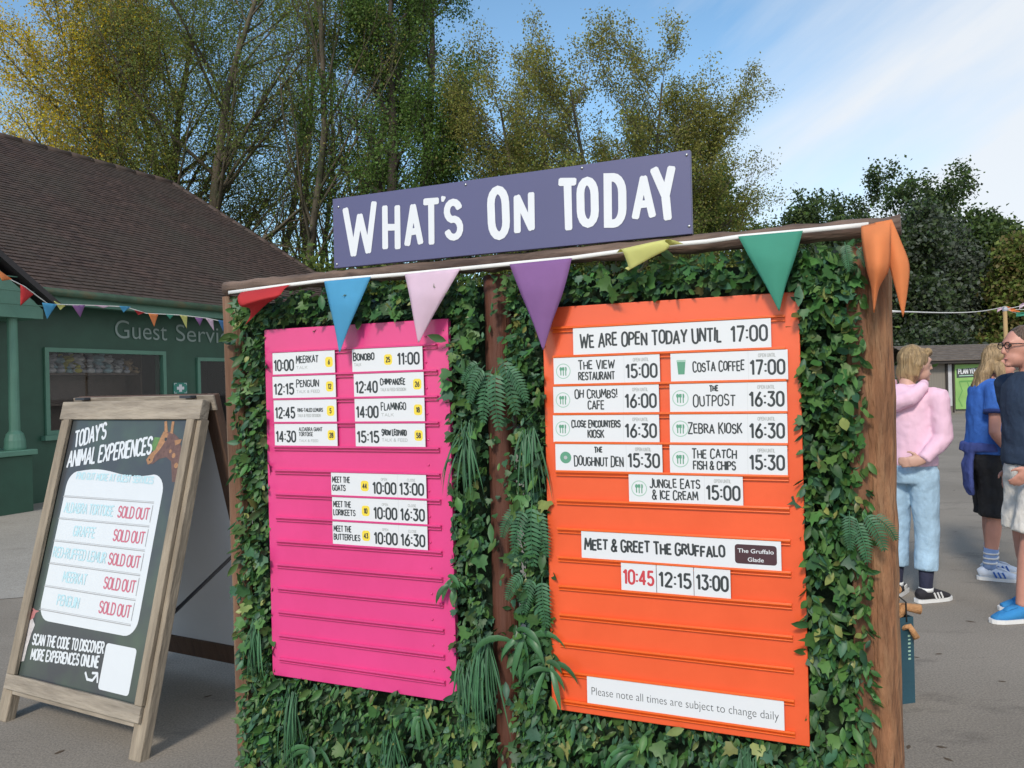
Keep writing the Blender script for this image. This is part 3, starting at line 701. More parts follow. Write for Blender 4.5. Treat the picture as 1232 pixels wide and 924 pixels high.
# pixel corners of each letter's stroke centre-line
t_ = .0245
W_ = lambda a: a
big('W', ((415.5, 252), (417, 308), (451.5, 301)), t_ * .95)       # WHAT'S
big('H', ((463, 249), (463.5, 298), (478.5, 298)), t_ * .92)
big('A', ((489, 249), (490, 294), (506, 292)), t_ * .92)
big('T', ((511, 243), (511.5, 293), (527, 292)), t_ * .92)
ink.stroke([sl(533.5, 237.5), sl(532.5, 242)], t_ * .75, False, 0, t_ * .4)
big('S', ((537, 244), (538, 286), (554, 285)), t_ * .92)
big('O', ((590, 229.5), (592, 284.5), (609.5, 283)), t_ * 1.05)
big('N', ((622, 237), (622.5, 278.5), (639.5, 275)), t_ * .92)
big('T', ((674, 219), (675.5, 275), (693, 275)), t_)
big('O', ((698, 218), (699, 269), (716, 269)), t_)
big('D', ((731, 213.5), (731.5, 269), (749, 269)), t_)
big('A', ((764, 215), (764.5, 261.5), (785, 259.5)), t_ * .9)
big('Y', ((787, 204), (793, 263.5), (814, 262)), t_)
ink.build('lettering', white_paint, sign)
for px, py in ((407, 249), (405, 318), (826, 186), (829, 272), (560, 222), (700, 202)):
    q = sl(px, py); m = MB(); m.tube([(q[0], -.012, q[1]), (q[0], -.0145, q[1])], [.005, .004], 8); m.build('screw', steel, sign)

# ------------------------------------------------------------------ strips in the slots
def strip(xr, row, side, label, group, paint, joint=None, dz=0.0):
    """xr: (left,right) photo px of the strip at that row; each strip is its own object standing in its slot"""
    z0 = side[6][row + 1] + .0014 + dz; z1 = side[6][row] - .0046 + dz
    zc = (z0 + z1) / 2
    py = 600
    # the pixel row of the strip's middle, found from its height
    lo, hi = 300, 1000
    def uu(px):
        a, b = 300.0, 1000.0
        for _ in range(30):
            mdl = (a + b) / 2
            if bp(px, mdl, -.010)[1] > zc: a = mdl
            else: b = mdl
        return bp(px, a, -.010)[0]
    x0, x1 = uu(xr[0]), uu(xr[1])
    cu = (x0 + x1) / 2; w = x1 - x0; h = z1 - z0
    mb = MB(); mb.b2((-w / 2, -.0012, 0), (w / 2, .0012, h))
    o = mb.build('slot_strip', strip_m, None, .0004, BL(cu, -.0100, z0), (0, 0, YAW))
    tag(o, label, 'sign strip', group)
    ik = {}
    def I(nm):
        if nm not in ik: ik[nm] = Ink(-.00135)
        return ik[nm]
    paint(I, w, h)
    mats = {'lettering': ink_m, 'time': ink_m, 'second_time': ink_m, 'grey_lettering': grey_ink, 'red_lettering': red_ink, 'icon': green_ink, 'pale_icon': pale_green_ink, 'badge': yellow_m, 'badge_number': ink_m, 'plaque': brown_plaque, 'plaque_lettering': strip_m, 'joint': grey_ink}
    base = None
    for nm in ik:
        if nm in ('badge_number', 'plaque_lettering'): continue
        p = ik[nm].build(nm, mats[nm], o)
        if nm == 'badge' and 'badge_number' in ik: ik['badge_number'].build('number', ink_m, p)
        if nm == 'plaque': ik['plaque_lettering'].build('lettering', strip_m, p)
    return o
def deeper(I, nm):  # ink that lies on top of other ink
    i = I(nm)
    if i.k == 0: i.y = -.0021
    return i
def time_(I, s, x, h, z=.27, hh=.5, fit=None, t=.085, nm='lettering', align='l'):
    return I('time' if nm == 'lettering' else nm).text(s, x, h * z, h * hh, h * t, fit=fit, sp=.2, align=align)
def badge(I, num, x, z, r):
    I('badge').rrect(x - r, z - r * 1.12, x + r, z + r * 1.12, r * .6)
    deeper(I, 'badge_number').text(num, x, z - r * .5, r * 1.0, r * .2, cond=.85, align='c', sp=.22)
def cutlery(I, x, z, r):
    k = I('icon'); I('pale_icon').ring(x, z, r, r * .12)
    k.stroke([(x - r * .36, z - r * .55), (x - r * .36, z + r * .1)], r * .15); k.disc(x - r * .36, z + r * .3, r * .19, ry=r * .27)
    k.stroke([(x, z - r * .6), (x, z + r * .1)], r * .14); k.poly([(x - r * .17, z + r * .1), (x + r * .17, z + r * .1), (x + r * .17, z + r * .55), (x - r * .17, z + r * .55)])
    k.stroke([(x + r * .36, z - r * .6), (x + r * .36, z + r * .55)], r * .14); k.disc(x + r * .40, z + r * .28, r * .11, ry=r * .3)

GP, GO = 'white strips on the pink panel', 'white strips on the orange panel'
def talk(tm, name, num, sub, nsz=.34, two=None):
    def f(I, w, h):
        time_(I, tm, -w * .47, h, .2, .46, w * .31)
        if two:
            I('lettering').text(name, -w * .10, h * .68, h * .16, h * .03, fit=w * .37); I('lettering').text(two, -w * .10, h * .46, h * .16, h * .03, fit=w * .22)
            I('grey_lettering').text(sub, -w * .10, h * .2, h * .1, h * .022, fit=w * .3)
        else:
            I('lettering').text(name, -w * .11, h * (.5 if nsz > .25 else .47), h * nsz, h * (.052 if nsz > .25 else .03), fit=w * (.35 if nsz > .25 else .4), hand=nsz > .25)
            I('grey_lettering').text(sub, -w * .11, h * .24, h * .12, h * .025, fit=w * min(.07 * len(sub) / 1.6, .36))
        badge(I, num, w * .41, h * .5, h * .2)
    return f
strip((328.3, 403), 0, PK, 'white strip reading 10:00 MEERKAT with a yellow spot, in the pink panel', GP, talk('10:00', 'MEERKAT', '6', 'TALK'))
strip((328.3, 404), 1, PK, 'white strip reading 12:15 PENGUIN with a yellow spot, in the pink panel', GP, talk('12:15', 'PENGUIN', '12', 'TALK & FEED'))
strip((329.7, 405), 2, PK, 'white strip reading 12:45 above the 14:30 strip on the pink panel', GP, talk('12:45', 'RING-TAILED LEMURS', '5', 'TALK & FEED SESSION', .15))
strip((330.7, 406), 3, PK, 'white strip reading 14:30, lowest of the left column on the pink panel', GP, talk('14:30', 'ALDABRA GIANT', '28', 'TALK & FEED', .16, 'TORTOISE'))
def bonobo(I, w, h):
    I('lettering').text('BONOBO', -w * .48, h * .52, h * .33, h * .062, fit=w * .30, hand=True); I('grey_lettering').text('TALK', -w * .47, h * .27, h * .12, h * .025, fit=w * .1)
    badge(I, '25', w * .02, h * .5, h * .2); time_(I, '11:00', w * .16, h, .28, .46, w * .29)
strip((424, 508.5), 0, PK, 'white strip reading BONOBO 11:00 with a yellow spot in its middle', GP, bonobo)
strip((426, 510), 1, PK, 'white strip reading 12:40 CHIMPANZEE with a yellow spot', GP, talk('12:40', 'CHIMPANZEE', '26', 'TALK & FEED SESSION', .28))
strip((427, 511), 2, PK, 'white strip reading 14:00 FLAMINGO with a yellow spot', GP, talk('14:00', 'FLAMINGO', '18', 'TALK', .33))
strip((428, 511.7), 3, PK, 'white strip reading 15:15 SNOW LEOPARD with a yellow spot', GP, talk('15:15', 'SNOW LEOPARD', '58', 'TALK & FEED', .26))
def meet(a, b, num, t1, t2):
    def f(I, w, h):
        I('lettering').text(a, -w * .485, h * .58, h * .24, h * .045, fit=w * .19); I('lettering').text(b, -w * .485, h * .22, h * .24, h * .045, fit=w * (.024 * len(b) + .02))
        badge(I, num, -w * .135, h * .46, h * .2)
        time_(I, t1, -w * .045, h, .16, .46, w * .235); time_(I, t2, w * .235, h, .16, .46, w * .235, nm='second_time')
        I('grey_lettering').text('OPEN', w * .04, h * .72, h * .1, h * .022, fit=w * .06); I('grey_lettering').text('CLOSE', w * .31, h * .72, h * .1, h * .022, fit=w * .08)
        I('joint').stroke([(w * .21, 0), (w * .21, h)], .0006)
    return f
strip((398.7, 513), 5, PK, 'white strip reading MEET THE GOATS 10:00 13:00', GP, meet('MEET THE', 'GOATS', '44', '10:00', '13:00'))
strip((400, 514), 6, PK, 'white strip reading MEET THE LORIKEETS 10:00 16:30', GP, meet('MEET THE', 'LORIKEETS', '10', '10:00', '16:30'))
strip((400.5, 514.5), 7, PK, 'white strip reading MEET THE BUTTERFLIES 10:00 16:30', GP, meet('MEET THE', 'BUTTERFLIES', '43', '10:00', '16:30'))
def opentill(I, w, h):
    I('lettering').text('WE ARE OPEN TODAY UNTIL', -w * .46, h * .28, h * .5, h * .072, fit=w * .725, hand=True, space=.32, seed=4)
    time_(I, '17:00', w * .315, h, .27, .5, w * .165, .08)
strip((689.7, 927.8), 0, OR, 'long white strip topping the orange panel, reading WE ARE OPEN TODAY UNTIL 17:00', GO, opentill)
def food(l1, l2, tm, f1, f2, icon='c', z1=.55, z2=.16, h1=.33, h2=.27, cx=-.085):
    def f(I, w, h):
        if icon == 'c': cutlery(I, -w * .405, h * .5, h * .27)
        elif icon == 'd':
            I('icon').disc(-w * .40, h * .5, h * .22); i = deeper(I, 'grey_lettering'); i.disc(-w * .40, h * .5, h * .07)
            I('pale_icon').stroke(arc(-w * .40, h * .5, h * .15, h * .15, 200, 20, 8), h * .03) if False else None
        else:
            x, z = -w * .405, h * .5
            I('icon').poly([(x - w * .028, z - h * .24), (x + w * .028, z - h * .24), (x + w * .038, z + h * .2), (x - w * .038, z + h * .2)])
            I('pale_icon').poly([(x - w * .042, z + h * .205), (x + w * .042, z + h * .205), (x + w * .04, z + h * .27), (x - w * .04, z + h * .27)])
        I('lettering').text(l1, w * cx, h * z1, h * h1, h * .050, fit=w * f1, hand=True, align='c', space=.34, seed=len(l1))
        if l2: I('lettering').text(l2, w * cx, h * z2, h * h2, h * .048, fit=w * f2, hand=h2 > .3, align='c', space=.3)
        time_(I, tm, w * .195, h, .2, .46, w * .275, .078)
        I('grey_lettering').text('OPEN UNTIL', w * .33, h * .78, h * .11, h * .025, fit=w * .14, align='c')
        I('joint').stroke([(w * .175, 0), (w * .175, h)], .0004)
    return f
strip((666.3, 794), 1, OR, 'white strip of the restaurant closing at 15:00, top of the left column', GO, food('THE VIEW', 'RESTAURANT', '15:00', .34, .34))
strip((807, 948), 1, OR, 'white strip with a green takeaway cup icon and the time 17:00', GO, food('COSTA COFFEE', None, '17:00', .44, 0, 'cup', .34, h1=.36, cx=-.08))
strip((666, 793), 2, OR, 'white strip of the cafe closing at 16:00 with cutlery icon', GO, food('OH CRUMBS!', 'CAFE', '16:00', .40, .15, 'c', .55, .15, .33, .3))
strip((806, 947), 2, OR, 'white strip reading OUTPOST 16:30 with cutlery icon, right column', GO, food('THE', 'OUTPOST', '16:30', .07, .36, 'c', .72, .2, .2, .42, -.11))
strip((665.7, 793.3), 3, OR, 'white strip with the longest kiosk name and 16:30, third in the left column', GO, food('CLOSE ENCOUNTERS', 'KIOSK', '16:30', .46, .15, 'c', .55, .18, .27, .27))
strip((806, 947.5), 3, OR, 'white strip reading ZEBRA KIOSK 16:30 with cutlery icon', GO, food('ZEBRA KIOSK', None, '16:30', .46, 0, 'c', .34, h1=.38, cx=-.105))
strip((668.5, 797), 4, OR, 'white strip with a green ring doughnut icon and the time 15:30', GO, food('THE', 'DOUGHNUT DEN', '15:30', .07, .46, 'd', .7, .2, .2, .38))
strip((806, 947.5), 4, OR, 'white strip reading FISH & CHIPS 15:30 with cutlery icon', GO, food('THE CATCH', 'FISH & CHIPS', '15:30', .38, .36, 'c', .55, .16, .33, .28, -.11))
strip((756.7, 894), 5, OR, 'white strip reading ICE CREAM 15:00, alone in its row', GO, food('JUNGLE EATS', '& ICE CREAM', '15:00', .44, .4, 'c', .55, .14, .33, .33, -.085))
def greet(I, w, h):
    I('lettering').text('MEET & GREET THE GRUFFALO', -w * .48, h * .34, h * .42, h * .075, fit=w * .715, hand=True, space=.26, seed=2)
    x0, x1 = w * .285, w * .48
    I('plaque').rrect(x0, h * .18, x1, h * .84, h * .1)
    d = deeper(I, 'plaque_lettering'); d.font('The Gruffalo', (x0 + x1) / 2, h * .56, h * .2, (x1 - x0) * .86, align='c', bold=.01); d.font('Glade', (x0 + x1) / 2, h * .27, h * .2, (x1 - x0) * .38, align='c', bold=.01)
strip((699.7, 940), 7, OR, 'long white strip reading MEET & GREET with a dark plaque at its end', GO, greet)
for (a, b, tx, ic, lb) in ((747.5, 789.5, '10:45', 'red_lettering', 'small white strip with the red time 10:45'), (790.2, 834.5, '12:15', 'lettering', 'small white strip with the dark time 12:15 between two others'), (835.2, 879, '13:00', 'lettering', 'small white strip with the dark time 13:00 at the end of its row')):
    strip((a, b), 8, OR, lb, GO, (lambda I, w, h, tx=tx, ic=ic: time_(I, tx, 0, h, .27, .48, w * .84, .085, ic, 'c')))
def please(I, w, h): I('lettering').font('Please note all times are subject to change daily', 0, h * .34, h * .42, w * .95, align='c', bold=-.012)
strip((706.5, 943.6), 12, OR, 'long white strip at the foot of the orange panel about times changing daily', GO, please)

# ------------------------------------------------------------------ bunting hung along the rail
bt = empty('bunting', BL(0, 0, 0), YAW); tag(bt, 'white tape of large coloured pennants hung along the top rail of the notice board', 'bunting')
YT = -.045
tp = [(275, 352), (330, 345), (385, 338), (440, 333.5), (490, 329.5), (553, 323.5), (613, 317.5), (687, 310.5), (742, 303), (800, 295), (850, 290.5), (888, 285), (965, 278), (1005, 274), (1045, 270)]
pts = [bp(px, py, YT) for px, py in tp]
mb = MB(); mb.tube([(p[0], YT, p[1]) for p in pts], [(.0025, .007)] * len(pts), 6, side=(0, 1, 0)); tape = mb.build('tape', cord_m, bt)
def P3(px, py, y): q = bp(px, py, y); return Vector((q[0], y, q[1]))
def pennant(name, rows, c, label, nu=10, nv=16):
    o = flag_mesh([(P3(*r[0]), P3(*r[1]), r[2]) for r in rows], nu, nv).build('flag', FM[c], bt); o['label'] = label; thin(o); return o
y = YT - .006
pennant('', [((390, 338.5, y), (446, 333, y), .0), ((396, 366, y - .012), (433, 364, y - .01), -.012), ((403, 396, y - .015), (420, 394, y - .012), -.006), ((408, 424, y - .012), (409, 424, y - .012), 0)], 'blue', 'sky blue pennant')
pennant('', [((487, 330, y), (554, 323, y), .0), ((493, 358, y - .015), (535, 356, y - .01), -.014), ((498, 386, y - .02), (518, 386, y - .012), -.006), ((503, 412, y - .012), (504, 412, y - .012), 0)], 'pink', 'pale pink pennant')
pennant('', [((613, 318, y), (688, 310.5, y), .0), ((626, 352, y - .012), (678, 350, y - .012), -.016), ((641, 388, y - .018), (665, 386, y - .014), -.008), ((653, 421, y - .012), (654, 421, y - .012), 0)], 'purple', 'purple pennant')
pennant('', [((888, 284.5, y), (966, 277.5, y), .0), ((904, 314, y - .012), (956, 312, y - .012), -.016), ((922, 345, y - .018), (945, 345, y - .014), -.008), ((937, 374, y - .012), (938, 374, y - .012), 0)], 'green', 'green pennant')
pennant('', [((290, 351.5, y), (349, 342.5, y), .0), ((286, 358, y - .04), (342, 348, y - .03), -.01), ((289, 368, y - .055), (336, 356, y - .05), -.02), ((300, 371, y - .03), (322, 365, y - .03), -.01), ((301, 380, y - .012), (310, 376, y - .012), 0), ((294, 392, y), (295, 391, y), 0)], 'red', 'red pennant curled into a roll', 10, 24)
pennant('', [((742, 304, y), (822, 293, y), 0), ((746, 300, y - .03), (806, 288, y - .02), -.006), ((750, 304, y - .05), (800, 290, y - .05), -.01), ((757, 324, y - .045), (803, 300, y - .045), -.004), ((752, 323, y - .04), (753, 322, y - .04), 0)], 'yellow', 'yellow pennant folded back over the tape', 10, 20)
pennant('', [((1036, 272, y), (1072, 264, y), 0), ((1037, 292, y - .05), (1072, 285, y - .05), -.035), ((1042, 322, y - .07), (1070, 322, y - .06), -.04), ((1048, 346, y - .06), (1058, 346, y - .06), -.02), ((1051, 376, y - .05), (1052, 376, y - .05), 0)], 'orange', 'orange pennant draped over the end of the rail')
pennant('', [((1052, 268, y - .01), (1073, 264, y - .01), 0), ((1062, 285, y - .02), (1084, 290, y - .015), -.01), ((1070, 320, y - .025), (1094, 318, y - .02), -.02), ((1078, 350, y - .03), (1092, 350, y - .025), -.01), ((1086, 381, y - .02), (1087, 381, y - .02), 0)], 'orange', 'second orange pennant hanging off the rail end')

# ------------------------------------------------------------------ artificial leaves
leaf_fresh = mat('leaf_fresh', (.072, .168, .040), .5, .15, 30, island=.42, hue_island=.024, transl=.25)
leaf_dark = mat('leaf_dark', (.042, .114, .036), .52, .15, 30, island=.42, hue_island=.02, transl=.22)
leaf_blue = mat('leaf_bluish', (.048, .128, .068), .52, .15, 30, island=.4, hue_island=.015, transl=.22)
leaf_pale = mat('leaf_pale', (.17, .20, .06), .45, .15, 30, island=.5, hue_island=.03, transl=.12)
def tmpl_pointed(w=.42, fold=.10, curl=.16):
    # x across, z along (down), y towards the viewer negative
    xs = [(0, 0), (.30, .5), (.62, .82), (1.0, 0)]
    ys = [0, .30, .62, 1.0]
    V = []; rows = [(0.0, .03), (.22, .72), (.48, 1.0), (.75, .68), (1.0, .03)]
    for (l, wd) in rows:
        c = -curl * (l ** 2) + .05 * math.sin(l * 3.1)
        V += [(-w / 2 * wd, -fold * wd + c, l), (0, c + .0, l), (w / 2 * wd, -fold * wd + c, l)]
    Fq = []
    for i in range(len(rows) - 1):
        for j in (0, 1): Fq.append((3 * i + j, 3 * i + j + 1, 3 * i + j + 4, 3 * i + j + 3))
    return np.array(V), np.array(Fq)
def tmpl_ivy():
    o = [(0, 0), (.30, -.05), (.52, .18), (.34, .34), (.30, .62), (.10, .62), (0, 1.0), (-.10, .62), (-.30, .62), (-.34, .34), (-.52, .18), (-.30, -.05)]
    V = [(x, .10 * abs(x) * -1 - .1 * z * z, z) for x, z in o] + [(0, .03, .35)]
    Fq = [(12, i, (i + 1) % 12, (i + 1) % 12) for i in range(12)]
    return np.array(V), np.array([(a, b, c) for a, b, c, d in Fq])
TP, TI, TR = tmpl_pointed(), tmpl_ivy(), tmpl_pointed(.62, .12, .1)
rng = np.random.default_rng(11)
def scatter(T, pos, size, az, tilt, yawj):
    """leaf instances: az = direction of the tip in the plane (0 down), tilt = lift of tip towards the viewer"""
    V, Fq = T; n = len(pos)
    sV = V[None] * size[:, None, None]
    x, y, z = sV[..., 0], sV[..., 1], sV[..., 2]
    cyj, syj = np.cos(yawj)[:, None], np.sin(yawj)[:, None]
    x, y = x * cyj - y * syj, x * syj + y * cyj          # roll about own axis
    ct, st = np.cos(tilt)[:, None], np.sin(tilt)[:, None]
    y, z = y * ct - z * st, y * st + z * ct               # lift
    ca, sa = np.cos(az)[:, None], np.sin(az)[:, None]
    X = x * ca + z * sa; Z = x * sa - z * ca
    P = np.stack([X, y, Z], -1) + pos[:, None, :]
    off = (np.arange(n) * len(V))[:, None, None]
    return P.reshape(-1, 3), (Fq[None] + off).reshape(-1, Fq.shape[1])
class LeafBag:
    def __init__(s): s.V = []; s.F = {3: [], 4: []}; s.M = {3: [], 4: []}; s.n = 0
    def add(s, V, Fq, mi):
        k = Fq.shape[1]; s.V.append(V); s.F[k].append(Fq + s.n); s.M[k].append(np.full(len(Fq), mi)); s.n += len(V)
    def build(s, name, mats, parent=None, loc=None, smooth=True):
        Fq = []; mi = []
        for k in (3, 4):
            if s.F[k]: Fq.append(np.concatenate(s.F[k])); mi.append(np.concatenate(s.M[k]))
        return np_mesh(name, np.concatenate(s.V), Fq, None, parent, loc, smooth, np.concatenate(mi), mats)
bag = LeafBag()
LM = [leaf_fresh, leaf_dark, leaf_blue, leaf_pale]
def region(u0, u1, v0, v1, dens, mix, T, smin, smax, ybase=-.012, ydep=.07, skip=None, azs=.9, tlt=(.15, 1.0)):
    n = int((u1 - u0) * (v1 - v0) * dens)
    if n <= 0: return
    p = np.stack([rng.uniform(u0, u1, n), ybase + ydep * rng.random(n) ** 1.3, rng.uniform(v0, v1, n)], -1)
    # clumping: drop leaves where a smooth field is low
    f = np.sin(p[:, 0] * 23 + 3) * np.sin(p[:, 2] * 19 + 1) + .6 * np.sin(p[:, 0] * 57 + p[:, 2] * 41)
    keep = rng.random(n) < np.clip(.75 + .4 * f, .35, 1)
    if skip is not None: keep &= ~skip(p)
    p = p[keep]; n = len(p)
    p[:, 1] -= .018 * np.clip(np.sin(p[:, 0] * 31) * np.sin(p[:, 2] * 27), -1, 1)
    m = rng.choice(len(mix), n, p=np.array(mix) / sum(mix))
    for k in range(4):
        q = p[m == k]; c = len(q)
        if not c: continue
        V, Fq = scatter(T, q, rng.uniform(smin, smax, c), rng.normal(0, azs, c), rng.uniform(tlt[0], tlt[1], c), rng.normal(0, .5, c))
        bag.add(V, Fq, k)
px0, px1, pz0, pz1 = PK[:4]; ox0, ox1, oz0, oz1 = OR[:4]
def inpanels(p):
    a = (p[:, 0] > px0 - .0) & (p[:, 0] < px1 + .0) & (p[:, 2] > pz0 + .005) & (p[:, 2] < pz1 + .02)
    b = (p[:, 0] > ox0 - .0) & (p[:, 0] < ox1 + .0) & (p[:, 2] > oz0 + .005) & (p[:, 2] < oz1 + .02)
    return a | b
def skipmid(p):
    return inpanels(p) | ((abs(p[:, 0] - uM) < .052 - .0 * p[:, 2]) & (rng.random(len(p)) < .93))
a_, b_ = uL + .045, uR - .055
region(a_, px0 + .02, .03, zt_ + .01, 8437, (5, 3, 2, .5), TR, 0.0188, 0.0361, skip=inpanels)                 # left strip
region(a_, b_, min(pz1, oz1) + .01, zt_ + .03, 5389, (5, 4, 1.5, .4), TI, 0.0225, 0.0395, skip=skipmid)          # under the rail
region(a_, b_, min(pz1, oz1) + .01, zt_ + .03, 2810, (5, 4, 1.5, .6), TP, 0.0251, 0.0461, skip=skipmid)
region(px1 - .01, ox0 + .01, .03, zt_, 4450, (2, 6, 3, .3), TI, 0.0188, 0.0329, skip=skipmid)                    # between the panels
region(px1 - .01, ox0 + .01, .03, zt_, 5389, (2, 5, 3, .3), TP, 0.0188, 0.0361, skip=skipmid)
region(ox1 - .01, b_ + .03, .03, zt_, 7967, (6, 3, 1.5, .9), TP, 0.0263, 0.0494, skip=inpanels, azs=1.1)       # right strip
region(ox1 - .01, b_ + .01, .9, zt_, 2108, (6, 4, 1, .3), TI, 0.0282, 0.0428, skip=inpanels)
region(a_, b_, .03, max(pz0, oz0) + .02, 6092, (3, 5, 2, .9), TP, 0.0220, 0.0395, skip=skipmid)                 # below the panels
region(a_, b_, .03, max(pz0, oz0) + .02, 2108, (3, 5, 2, .9), TR, 0.0188, 0.0329, skip=skipmid)
region(a_, b_, .03, zt_ + .02, 420, (6, 3, 2, .6), TI, .042, .062, ybase=-.022, ydep=.05, skip=skipmid)      # a scatter of bigger leaves
region(a_, b_, .03, zt_ + .02, 420, (6, 3, 2, .6), TP, .048, .068, ybase=-.022, ydep=.05, skip=skipmid)
bag.build('foliage', LM, nb)
# ferns, grass tufts and strap-leaved plants woven into the leaf wall: parts of their own
fern_m = mat('fern_green', (.044, .135, .062), .5, .15, 20, island=.3, transl=.12)
grass_m = mat('grass_green', (.045, .135, .060), .5, .2, 20, island=.4, transl=.12)
strap_m = mat('strap_leaf_green', (.040, .125, .045), .42, .2, 20, island=.3, transl=.1)
def fern(px, py, fr):
    """fr: list of (angle from straight down, length, droop)"""
    c0 = P3(px, py, -.03); V = MB()
    for (an, ln, dr) in fr:
        c = c0 + Vector((an * .045, rnd.uniform(-.02, .01), rnd.uniform(-.02, .02)))
        pts = []; k = 15; ln *= .84
        for i in range(k + 1):
            f = i / k; a = an * (1 - f * .75)
            prev = pts[-1] if pts else c
            pts.append(prev + Vector((math.sin(a), -.45 * (1 - f) ** 2 + .25 * f, -math.cos(a))).normalized() * (ln / k) if pts else c.copy())
        V.tube(pts, [.0016] * (k + 1), 4)
        for i in range(2, k):
            t = (pts[i + 1] - pts[i - 1]).normalized(); s = t.cross(Vector((0, 1, 0))).normalized()
            L_ = ln * .155 * math.sin(math.pi * min(1, .12 + .88 * (i / k)) ** .8) ** .7 + .006
            for q in (-1, 1):
                d = (s * q + t * .35 + Vector((0, rnd.uniform(-.1, .1) + .15, 0))).normalized(); w = t * (ln / k) * .42
                p = pts[i]; V.add([p - w * .6, p + d * L_ * .5 - w, p + d * L_ + t * .004, p + d * L_ * .5 + w, p + w * .6], [(0, 1, 2, 3, 4)])
    return V.build('fern', fern_m, nb)
fern(598, 436, [(-.75, .17, 0), (-.35, .23, 0), (.05, .25, 0), (.4, .24, 0), (.85, .17, 0), (-1.3, .12, 0)])
fern(640, 610, [(-.4, .2, 0), (.0, .26, 0), (.3, .2, 0), (-.9, .15, 0)])
fern(650, 690, [(-.5, .16, 0), (.1, .2, 0), (-1.0, .14, 0)])
fern(1022, 618, [(.0, .13, 0), (.35, .15, 0), (.75, .14, 0), (1.2, .11, 0)])
fern(1012, 300, [(.8, .1, 0), (.2, .1, 0)])
def tuft(name, px, py, n, ln, spread, m, w=.0026, lift=.45, yo=-.02):
    c = P3(px, py, yo); V = MB()
    for i in range(n):
        an = rnd.gauss(0, spread); l = ln * rnd.uniform(.45, 1.15); k = 7; side = rnd.uniform(-.6, .6); li = rnd.uniform(.1, lift)
        pts = [c + Vector((rnd.uniform(-.022, .022), rnd.uniform(-.01, .01), rnd.uniform(-.03, .02)))]
        for j in range(k):
            f = (j + 1) / k; a = an * (1.25 - .9 * f) ; pts.append(pts[-1] + Vector((math.sin(a), -li * (1 - f) ** 1.2 + .12 * f, -math.cos(a) + (.9 * (1 - f) ** 2 if abs(an) > .5 and w > .006 else .1 * (1 - f)))).normalized() * (l / k))
        vs = []; fs = []
        for j, p in enumerate(pts):
            t = (pts[min(j + 1, k)] - pts[max(j - 1, 0)]).normalized(); s = t.cross(Vector((side, -1, 0))).normalized()
            f = j / k; ww = w * (.5 + 1.4 * f * (1 - f) * 2) * (1 - f ** 4 * .95)
            fold = t.cross(s) * ww * .35
            vs += [p - s * ww + fold, p, p + s * ww + fold]
        for j in range(k):
            for q in (0, 1): fs.append((3 * j + q, 3 * j + q + 1, 3 * j + q + 4, 3 * j + q + 3))
        V.add(vs, fs, 0, True)
    return V.build(name, m, nb)
tuft('grass_tuft', 562, 512, 33, 0.232, 0.20, grass_m)
tuft('grass_tuft', 636, 520, 33, 0.213, 0.18, grass_m)
tuft('grass_tuft', 583, 770, 44, 0.290, 0.20, grass_m)
tuft('grass_tuft', 308, 745, 26, 0.213, 0.18, grass_m)
tuft('grass_tuft', 352, 835, 39, 0.251, 0.13, grass_m)
tuft('grass_tuft', 470, 880, 28, 0.193, 0.24, grass_m)
tuft('grass_tuft', 560, 800, 20, 0.241, 0.23, grass_m)
tuft('grass_tuft', 900, 905, 28, 0.193, 0.24, grass_m)
tuft('strap_plant', 626, 765, 13, 0.168, 1.0, strap_m, .009, .8)
tuft('strap_plant', 508, 858, 12, 0.126, .9, strap_m, .007, .9)
tuft('strap_plant', 655, 800, 9, 0.143, .9, strap_m, .008, .8)
tuft('strap_plant', 380, 905, 11, 0.126, 1.0, strap_m, .0075, .9)
tuft('strap_plant', 760, 905, 11, 0.126, 1.1, strap_m, .0075, .9)
tuft('strap_plant', 545, 700, 8, 0.076, 1.3, strap_m, .008, 1.0)
# ------------------------------------------------------------------ A-board
f1 = ground(-5, 866); f2 = ground(168, 918)
AYAW = math.atan2(f2.y - f1.y, f2.x - f1.x); AW = (f2 - f1).length; LEAN = R(14.25); AHT = 1.475
ab = empty('sandwich_board', (f1.x, f1.y, 0), AYAW)
tag(ab, "tall wooden A-frame board with a dark TODAY'S ANIMAL EXPERIENCES poster", 'A-board')
ax = Vector((math.cos(AYAW), math.sin(AYAW), 0)); aback = Vector((-math.sin(AYAW), math.cos(AYAW), 0))
aup = Vector((0, 0, math.cos(LEAN))) + aback * math.sin(LEAN); anrm = ax.cross(aup)   # points ... away/back or front
def ap(px, py, y=0.0):
    n = anrm; p0 = f1 + n * 0
    yd = aup.cross(ax)          # local +y direction of the panel (away from viewer)
    p0 = f1 + yd * y
    p = on_plane(px, py, p0, n) - f1
    return p.dot(ax), p.dot(aup)
print('aboard W', AW, 'top', ap(247, 479), ap(84, 486), 'poster', ap(88, 506), ap(221, 506), ap(14, 808), ap(153, 843))
oak_w = mat('weathered_grey_wood', (.285, .235, .175), .85, .28, 8, (3, 3, .5), bump=.5, bscale=18, stain=(.19, .155, .115), sscale=3.5)
oak_h = mat('weathered_grey_board', (.31, .265, .21), .85, .28, 8, (.5, 3, 3), bump=.5, bscale=18, stain=(.20, .165, .13), sscale=3.5)
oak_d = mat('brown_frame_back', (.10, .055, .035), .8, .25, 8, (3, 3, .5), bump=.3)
LX = (-LEAN, 0, 0)
W = AW
sw = .072
q_top = (ap(247, 479)[1] + ap(84, 486)[1]) / 2
q_pt = (ap(88, 506, .02)[1] + ap(221, 506, .02)[1]) / 2
q_pb = (ap(14, 808, .02)[1] + ap(153, 843, .02)[1]) / 2
p_l = (ap(88, 506, .02)[0] + ap(17, 805, .02)[0]) / 2; p_r = (ap(221, 506, .02)[0] + ap(160, 845, .02)[0]) / 2
